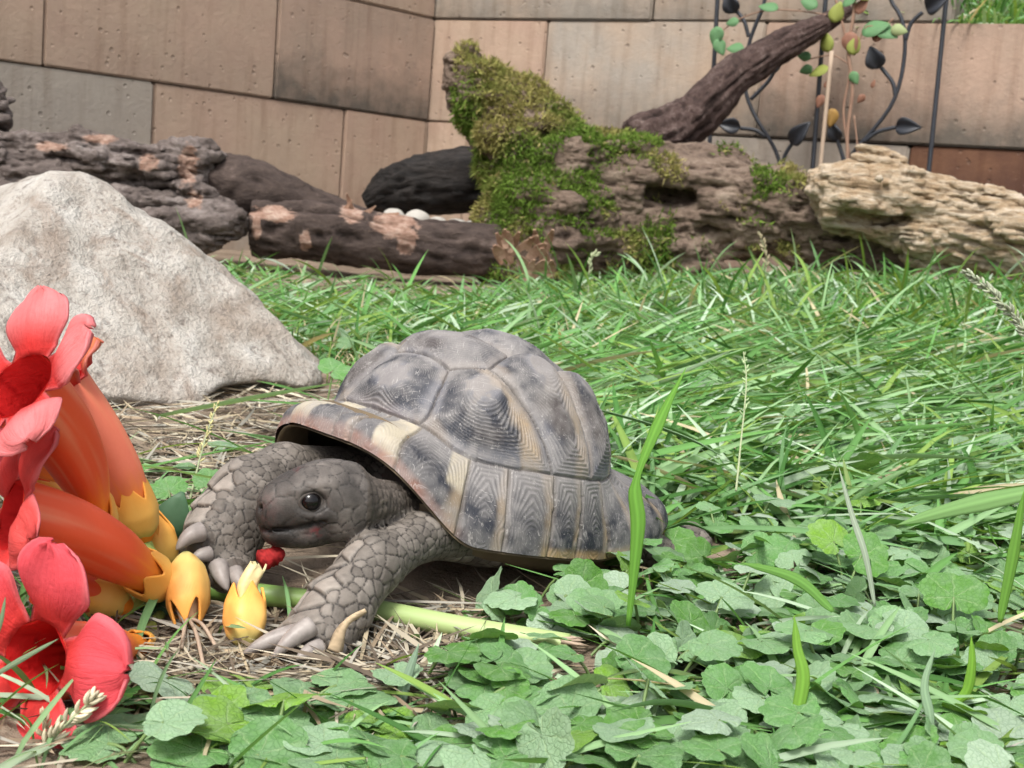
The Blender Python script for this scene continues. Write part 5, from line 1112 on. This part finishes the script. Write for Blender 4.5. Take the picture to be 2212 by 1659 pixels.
IVY_O, IVY_A = ivy_material('ground_ivy_leaf', True), ivy_material('ground_ivy_mass', False)
geos = [ivy_leaf_geo(500 + k) for k in range(12)]; IM = []
for g in geos:
    me = mesh_from('leaf', g[0], g[1], uv=g[2]); me.materials.append(IVY_O); IM.append(me)
IC = np.array([(.18, .33, .14), (.26, .40, .23), (.12, .28, .075), (.095, .25, .035), (.17, .34, .03), (.33, .44, .31)]); IW = np.array([.26, .20, .22, .16, .08, .08])
def leaf_basis(az, tilt, taz):
    n_ = np.array([math.sin(tilt) * math.cos(taz), math.sin(tilt) * math.sin(taz), math.cos(tilt)]); x = np.array([math.cos(az), math.sin(az), 0]); x = unit(x - n_ * (x @ n_)); return np.stack([x, np.cross(n_, x), n_], 1)
near = scatter(1500, .335, .78, lambda x, y: d_ivy(x, y), 1.25, pad=110); pk = proj(near); keep = []
near, pk = near[(pk[:, 0] > 190) | (pk[:, 1] < 1150)], pk[(pk[:, 0] > 190) | (pk[:, 1] < 1150)]
for k in range(len(near)):                                           # spread them out
    if len(keep) >= 330: break
    if (near[k, 1] > .55 or pk[k, 0] < 960 or random.random() < .8) and all((pk[k, 0] - pk[j, 0]) ** 2 + ((pk[k, 1] - pk[j, 1]) * 1.5) ** 2 > (46 if near[k, 1] < .55 else 32) ** 2 for j in keep): keep.append(k)
near = near[keep]
ST = Acc(); mat_root = None; jobs = []
for k, p in enumerate(near):
    px, py = proj(p); sz = random.uniform(.0085, .0150) * (1.2 if (px < 900 and py > 1480) else 1); z = (abs(random.gauss(0, 1)) * .006 + .006) * (.62 if px < 960 else 1); az = random.uniform(0, 2 * PI); tilt = abs(random.gauss(0, .38)) * (.55 if px < 960 else 1); taz = random.uniform(0, 2 * PI) if random.random() < .5 else -PI / 2 + random.gauss(0, .7)
    jobs.append((p + [0, 0, z], az, tilt, taz, sz, IC[rng.choice(6, p=IW)] * random.uniform(.8, 1.15), random.randrange(12)))
for (px, py, y, az, tilt, taz, sz, ci, gi) in (   # leaves one can pick out
        (1258, 1262, .500, 1.2, 1.25, -1.45, .0125, 3, 0), (1225, 1285, .488, .3, .75, -1.9, .0115, 1, 1), (1290, 1308, .474, 2.0, .45, -1.3, .0135, 0, 2), (1330, 1385, .452, .5, .35, -1.2, .0135, 5, 3), (1120, 1300, .485, 2.6, .4, -1.5, .0120, 2, 4),
        (1060, 1480, .424, 1.2, .3, -1.4, .0165, 1, 5), (1170, 1580, .400, .4, .35, -1.2, .0165, 0, 6), (1330, 1540, .412, 2.4, .3, -1.9, .0160, 1, 7), (1430, 1470, .430, .2, .4, -1.5, .0150, 5, 8), (1640, 1440, .440, 1.9, .3, -1.6, .0175, 1, 9),
        (1860, 1200, .545, .8, .9, -1.5, .0150, 3, 10), (1800, 1170, .555, 2.2, .6, -1.2, .0150, 4, 11), (2060, 1290, .500, 1.4, .7, -1.7, .0165, 3, 0), (1950, 1360, .470, .3, .4, -1.4, .0145, 1, 1), (1690, 1540, .410, 2.8, .7, -1.1, .0150, 4, 2), (1560, 1290, .490, 1.0, .35, -1.6, .0145, 1, 3),
        (470, 1575, .370, 2.5, .22, -1.4, .0230, 0, 4), (640, 1585, .372, .8, .25, -1.7, .0220, 1, 5), (330, 1560, .378, 1.6, .4, -1.2, .0140, 2, 6), (1260, 1650, .372, .6, .8, -1.5, .0150, 4, 7), (860, 1600, .374, 1.9, .35, -1.5, .0190, 0, 8), (960, 1640, .372, .3, .5, -1.3, .017, 2, 9), (450, 1050, .60, 1.0, .6, -1.3, .0135, 2, 10), (365, 1060, .60, 2.0, .5, -1.5, .012, 2, 11), (720, 800, .86, 1.2, .6, -1.4, .015, 2, 0)):
    jobs.append((at_y(px, py, y), az, tilt, taz, sz, IC[ci] * random.uniform(.95, 1.05), gi))
jobs = jobs[-300:]
for (c, az, tilt, taz, sz, cl, gi) in jobs:
    g_ = np.array([c[0] + .010 * math.cos(az + PI), c[1] + .010 * math.sin(az + PI), ground_z(c[0], c[1])]); Vt, Ft = tube(spline([g_, (g_ + c) / 2 + [0, 0, .002], c], 5), .0006, 5, cap=False); ST.add(Vt, Ft, (.13, .20, .065))
farP = np.vstack([scatter(420, .34, .74, lambda x, y: d_ivy(x, y) * sm(900, 1000, x), 1.2), scatter(520, .72, 1.7, lambda x, y: .13 * open_(x, y) * (1 - left_(x, y)) +   .5 * d_ivy(x, y), 1.2)]); FV, FF3, FF4, FC, FU, off_ = [], [], [], [], [], 0
small = [ivy_leaf_geo(700 + k, 34, (.5, 1.0)) for k in range(6)]
for p in farP:
    g = small[random.randrange(6)]; B_ = leaf_basis(random.uniform(0, 6.3), abs(random.gauss(0, .45)), random.uniform(0, 6.3)); sz = random.uniform(.009, .016)
    V = g[0] @ B_.T * sz + p + [0, 0, random.uniform(.003, .014 if p[1] < .75 else .03)]; FV.append(V); FU.append(g[2]); FC.append(np.tile(IC[rng.choice(6, p=IW)] * random.uniform(.8, 1.1), (len(V), 1))); FF3.append(g[1][0] + off_); FF4.append(g[1][1] + off_); off_ += len(V)
ivy = obj('ground_ivy', np.vstack(FV), [np.vstack(FF3), np.vstack(FF4)], IVY_A, None, np.vstack(FC), uv=np.vstack(FU)); tag(ivy, 'low ground ivy with scalloped dusty leaves creeping through the lawn', 'ground ivy', kind='stuff')
for (c, az, tilt, taz, sz, cl, gi) in jobs:
    o = bpy.data.objects.new('leaf', IM[gi]); COL.objects.link(o); o.parent = ivy; B_ = leaf_basis(az, tilt, taz) * sz; M_ = np.eye(4); M_[:3, :3] = B_; M_[:3, 3] = c
    o.matrix_local = Matrix(M_.tolist()); o.color = (*cl, 1)
sto = ST.obj('leaf_stalks', stem_m.m, ivy); sto['kind'] = 'stuff'

# single blades that stand out
def ribbon(pts, w, colr, name, label, cat, tw0=0.0, tw1=0.0, n=28, face=(0, -1, .3), mat=None, prof=([0, .1, .5, .85, 1], [.35, .7, 1, .55, .02])):
    P = spline([np.asarray(p) for p in pts], n); T = unit(np.gradient(P, axis=0)); f = np.asarray(face, float); s0 = unit(np.cross(T, f)); u0 = np.cross(s0, T); t = np.linspace(tw0, tw1, n)[:, None]
    s1 = s0 * np.cos(t) + u0 * np.sin(t); up = np.cross(T, s1); hw_ = (w / 2 * np.interp(np.linspace(0, 1, n), *prof))[:, None]; ks = np.linspace(-1, 1, 7)
    V = np.stack([P + s1 * hw_ * k + up * hw_ * (.35 * abs(k) + .03 * (i_ % 2)) for i_, k in enumerate(ks)], 1); c = np.asarray(colr, float); C = np.stack([np.tile(c * (1.22 if abs(k) < .1 else .92 + .12 * (i_ % 2)), (n, 1)) for i_, k in enumerate(ks)], 1)
    F = np.array([[7 * i + j, 7 * i + j + 1, 7 * i + j + 8, 7 * i + j + 7] for i in range(n - 1) for j in range(6)])
    return tag(obj(name, V.reshape(-1, 3), F, mat or grass_m.m, None, C.reshape(-1, 3), solid=.0003), label, cat, 'single grass blades', 'thing')
A_ = at_y
ribbon([A_(1357, 1352, .447), A_(1368, 1250, .449), A_(1378, 1130, .452), A_(1372, 1050, .456), A_(1402, 960, .462), A_(1440, 875, .470), A_(1482, 795, .478)], .0056, (.13, .30, .045), 'grass_shoot', 'tall bright green grass blade standing in front of the shell', 'grass blade', 0, .5, prof=([0, .12, .35, .48, .54, .75, 1], [.3, .45, 1, .85, .35, .85, .02]))
ribbon([A_(1452, 1512, .402), A_(1560, 1490, .404), A_(1680, 1505, .404), A_(1800, 1548, .398), A_(1955, 1592, .39)], .0082, (.21, .33, .17), 'grass_shoot', 'broad pale grass blade arching low across the ivy leaves', 'grass blade', .3, .7, face=(0, -.5, 1))
ribbon([A_(2290, 1050, .50), A_(2180, 1070, .505), A_(2060, 1098, .51), A_(1938, 1134, .515)], .0078, (.19, .34, .12), 'grass_shoot', 'broad grass blade reaching in from the picture edge above the ivy', 'grass blade', .2, .5, face=(0, -.7, 1))
ribbon([A_(1695, 1700, .372), A_(1712, 1590, .376), A_(1735, 1470, .380), A_(1722, 1400, .384), A_(1716, 1330, .388)], .0042, (.17, .34, .05), 'grass_shoot', 'thin upright yellow-green blade rising from the bottom edge', 'grass blade', 0, .4)
ribbon([A_(2035, 1530, .405), A_(2085, 1500, .408), A_(2100, 1440, .41), A_(2098, 1375, .413)], .0036, (.16, .33, .04), 'grass_shoot', 'short curved bright shoot among dry stalks', 'grass blade')
ribbon([A_(268, 1424, .424), A_(340, 1440, .418), A_(430, 1458, .412), A_(540, 1450, .414)], .0058, (.13, .25, .10), 'grass_shoot', 'flat green blade lying below the lowest flower', 'grass blade', .9, .9, face=(0, -.4, 1))
ribbon([A_(-30, 1470, .345), A_(40, 1428, .345), A_(126, 1380, .347)], .0016, (.20, .27, .16), 'grass_shoot', 'thin grey-green blade crossing the lowest flower', 'grass blade')
ribbon([A_(-12, 1390, .345), A_(2, 1340, .345), A_(12, 1290, .346)], .0013, (.19, .27, .15), 'grass_shoot', 'short thin blade before the lowest flower at the picture edge', 'grass blade')
ribbon([A_(850, 1590, .385), A_(868, 1500, .388), A_(905, 1390, .392)], .0040, (.24, .34, .24), 'grass_shoot', 'pale upright blade in front of the bare earth', 'grass blade')
ribbon([A_(1990, 1650, .374), A_(2010, 1560, .376), A_(1998, 1480, .38), A_(2020, 1400, .385)], .0030, (.24, .36, .22), 'grass_shoot', 'narrow pale blade beside the dry curled stalks', 'grass blade')
ribbon([A_(1890, 1310, .475), A_(1870, 1200, .478), A_(1840, 1110, .484), A_(1812, 1010, .49)], .0026, (.33, .40, .30), 'grass_shoot', 'long whitish stalk leaning above the ivy', 'grass blade')
ribbon([A_(2160, 1345, .47), A_(2190, 1200, .472), A_(2212, 1060, .475)], .0046, (.14, .30, .05), 'grass_shoot', 'upright green blade at the picture edge', 'grass blade')
ribbon([A_(1085, 1290, .486), A_(1180, 1330, .470), A_(1255, 1365, .455), A_(1290, 1372, .45)], .0056, (.22, .33, .20), 'grass_shoot', 'flat pale blade lying between the shell and the stem end', 'grass blade', .8, .9, face=(0, -.4, 1))
ribbon([A_(1440, 1140, .565), A_(1490, 1128, .56), A_(1560, 1160, .55)], .0045, (.11, .22, .08), 'grass_shoot', 'dark green blade lying across the hind foot', 'grass blade', .7, .9, face=(0, -.4, 1))
ribbon([A_(1280, 880, .72), A_(1400, 912, .705), A_(1500, 950, .69), A_(1560, 985, .68)], .006, (.22, .34, .19), 'grass_shoot', 'flat pale blade on the lawn behind the shell', 'grass blade', .8, .8, face=(0, -.4, 1))
ribbon([A_(1800, 1320, .463), A_(1720, 1250, .47), A_(1600, 1215, .478)], .0044, (.13, .28, .06), 'grass_shoot', 'green blade curving over the ivy beside the tall blade', 'grass blade', .5, .8, face=(0, -.4, 1))

# dry stalks curled by the paw
for pl, w_, lb in (([(478, 1412, .4255), (540, 1418, .424), (600, 1436, .420), (700, 1440, .418), (790, 1432, .418)], .0014, 'dry tan stalk curling beneath the paw claws'), ([(500, 1430, .420), (580, 1450, .416), (680, 1462, .412), (780, 1452, .414), (850, 1470, .41)], .0011, 'thin bleached stalk looping below the paw'),
                   ([(722, 1405, .424), (745, 1350, .424), (790, 1318, .425)], .0022, 'torn brown straw standing against the wrist')):
    P = spline([A_(*p) for p in pl], 24); V, F = tube(P, np.interp(np.linspace(0, 1, 24), [0, .5, 1], [w_, w_ * .8, w_ * .3]), 7, rf=lambda i, a: 1 + .35 * np.cos(2 * a + 6 * i)); tag(obj('dry_stalk', V, F, straw_m.m, None, np.tile((.44, .34, .22), (len(V), 1)) * rng.uniform(.7, 1.15, (len(V), 1))), lb, 'stalk', 'dry stalks')
# seed heads
def seed_head(pts, label, r_=.0006, n=40, sz=.0035, colr=(.42, .44, .34), start=.35):
    P = spline([np.asarray(p) for p in pts], 40); V, F = tube(P, np.linspace(r_, r_ * .5, 40), 6); b = P[0]; root = thing('grass_seed_head', label, 'seed head', (b[0], b[1], 0), 'grass seed heads'); obj('stalk', V, F, straw_m.m, root, np.tile((.30, .34, .2), (len(V), 1))); Q_ = Acc()
    for k in range(n):
        u = start + (1 - start) * k / n; i_ = int(u * 39); p = P[i_]; d = unit(P[min(i_ + 1, 39)] - P[max(i_ - 1, 0)]); o_ = unit(rng.normal(size=3)); o_ = unit(o_ - d * (o_ @ d)); e = p + (o_ * .8 + d * 1.1) * sz * (1.25 - u * .6)
        Vs, Fs = tube(spline([p, (p + e) / 2 + o_ * sz * .12, e], 5), np.array([.2, 1, 1.1, .8, .1]) * sz * .16, 5); Q_.add(Vs, Fs, np.array(colr) * random.uniform(.7, 1.25))
    Q_.obj('spikelets', straw_m.m, root)
seed_head([A_(2290, 830, .60), A_(2212, 712, .60), A_(2150, 640, .60), A_(2085, 585, .605)], 'pale grass seed head leaning in over the lawn from the picture edge', n=90, sz=.0040, start=.15, colr=(.32, .35, .25))
seed_head([A_(40, 1700, .34), A_(110, 1600, .341), A_(185, 1525, .343), A_(205, 1505, .344)], 'straw-coloured seed head rising below the lowest flower', n=40, sz=.004, colr=(.52, .47, .33), start=.3)
seed_head([A_(120, 1690, .342), A_(98, 1600, .343), A_(92, 1540, .344)], 'small dry seed head at the bottom edge below the flowers', n=14, sz=.0035, colr=(.48, .38, .26), start=.5)
seed_head([A_(410, 1080, .62), A_(440, 960, .64), A_(470, 870, .66)], 'thin yellowing seed head in front of the boulder', n=26, sz=.003, colr=(.46, .42, .2), start=.35)
seed_head([A_(1270, 640, 1.9), A_(1275, 570, 1.9), A_(1290, 545, 1.9)], 'fine grass flower head before the mossy log', n=24, sz=.008, colr=(.42, .46, .28), start=.3, r_=.001)
seed_head([A_(1650, 640, 1.9), A_(1655, 560, 1.9), A_(1640, 500, 1.9)], 'brownish grass flower head before the hollow of the log', n=20, sz=.008, colr=(.40, .34, .22), start=.4, r_=.001)
seed_head([A_(1590, 1060, .60), A_(1600, 960, .62), A_(1612, 830, .64), A_(1606, 760, .66)], 'slender green seed head on the lawn behind the tall blade', n=18, sz=.003, colr=(.3, .4, .2), start=.5)
# grass hanging over the low end of the wall
n = 2600; s0 = rng.uniform(1.12, 1.75, n); q0 = rng.uniform(-.02, .9, n) ** 1.0; b2 = CORNER[:2] + DR * s0[:, None] - NR * (.06 + q0)[:, None]
P = np.column_stack([b2, Z2 - .03 + .55 * sm(0, 1.4, q0)]); az = math.atan2(NR[1], NR[0]) + rng.normal(size=n) * 1.2
def up_blades():
    K = 5; Vs = blades(P, az, rng.uniform(.05, .16, n), rng.uniform(.004, .009, n), np.radians(rng.uniform(10, 60, n)), np.radians(rng.uniform(20, 110, n)), gcol(n) * 1.1, K, False, lift=-5); return Vs
Vg, Fg, Cg = up_blades(); tag(obj('bank_grass', Vg, Fg, grass_m.m, None, Cg), 'grass growing on the earth bank above the low end of the wall', 'grass', kind='stuff')
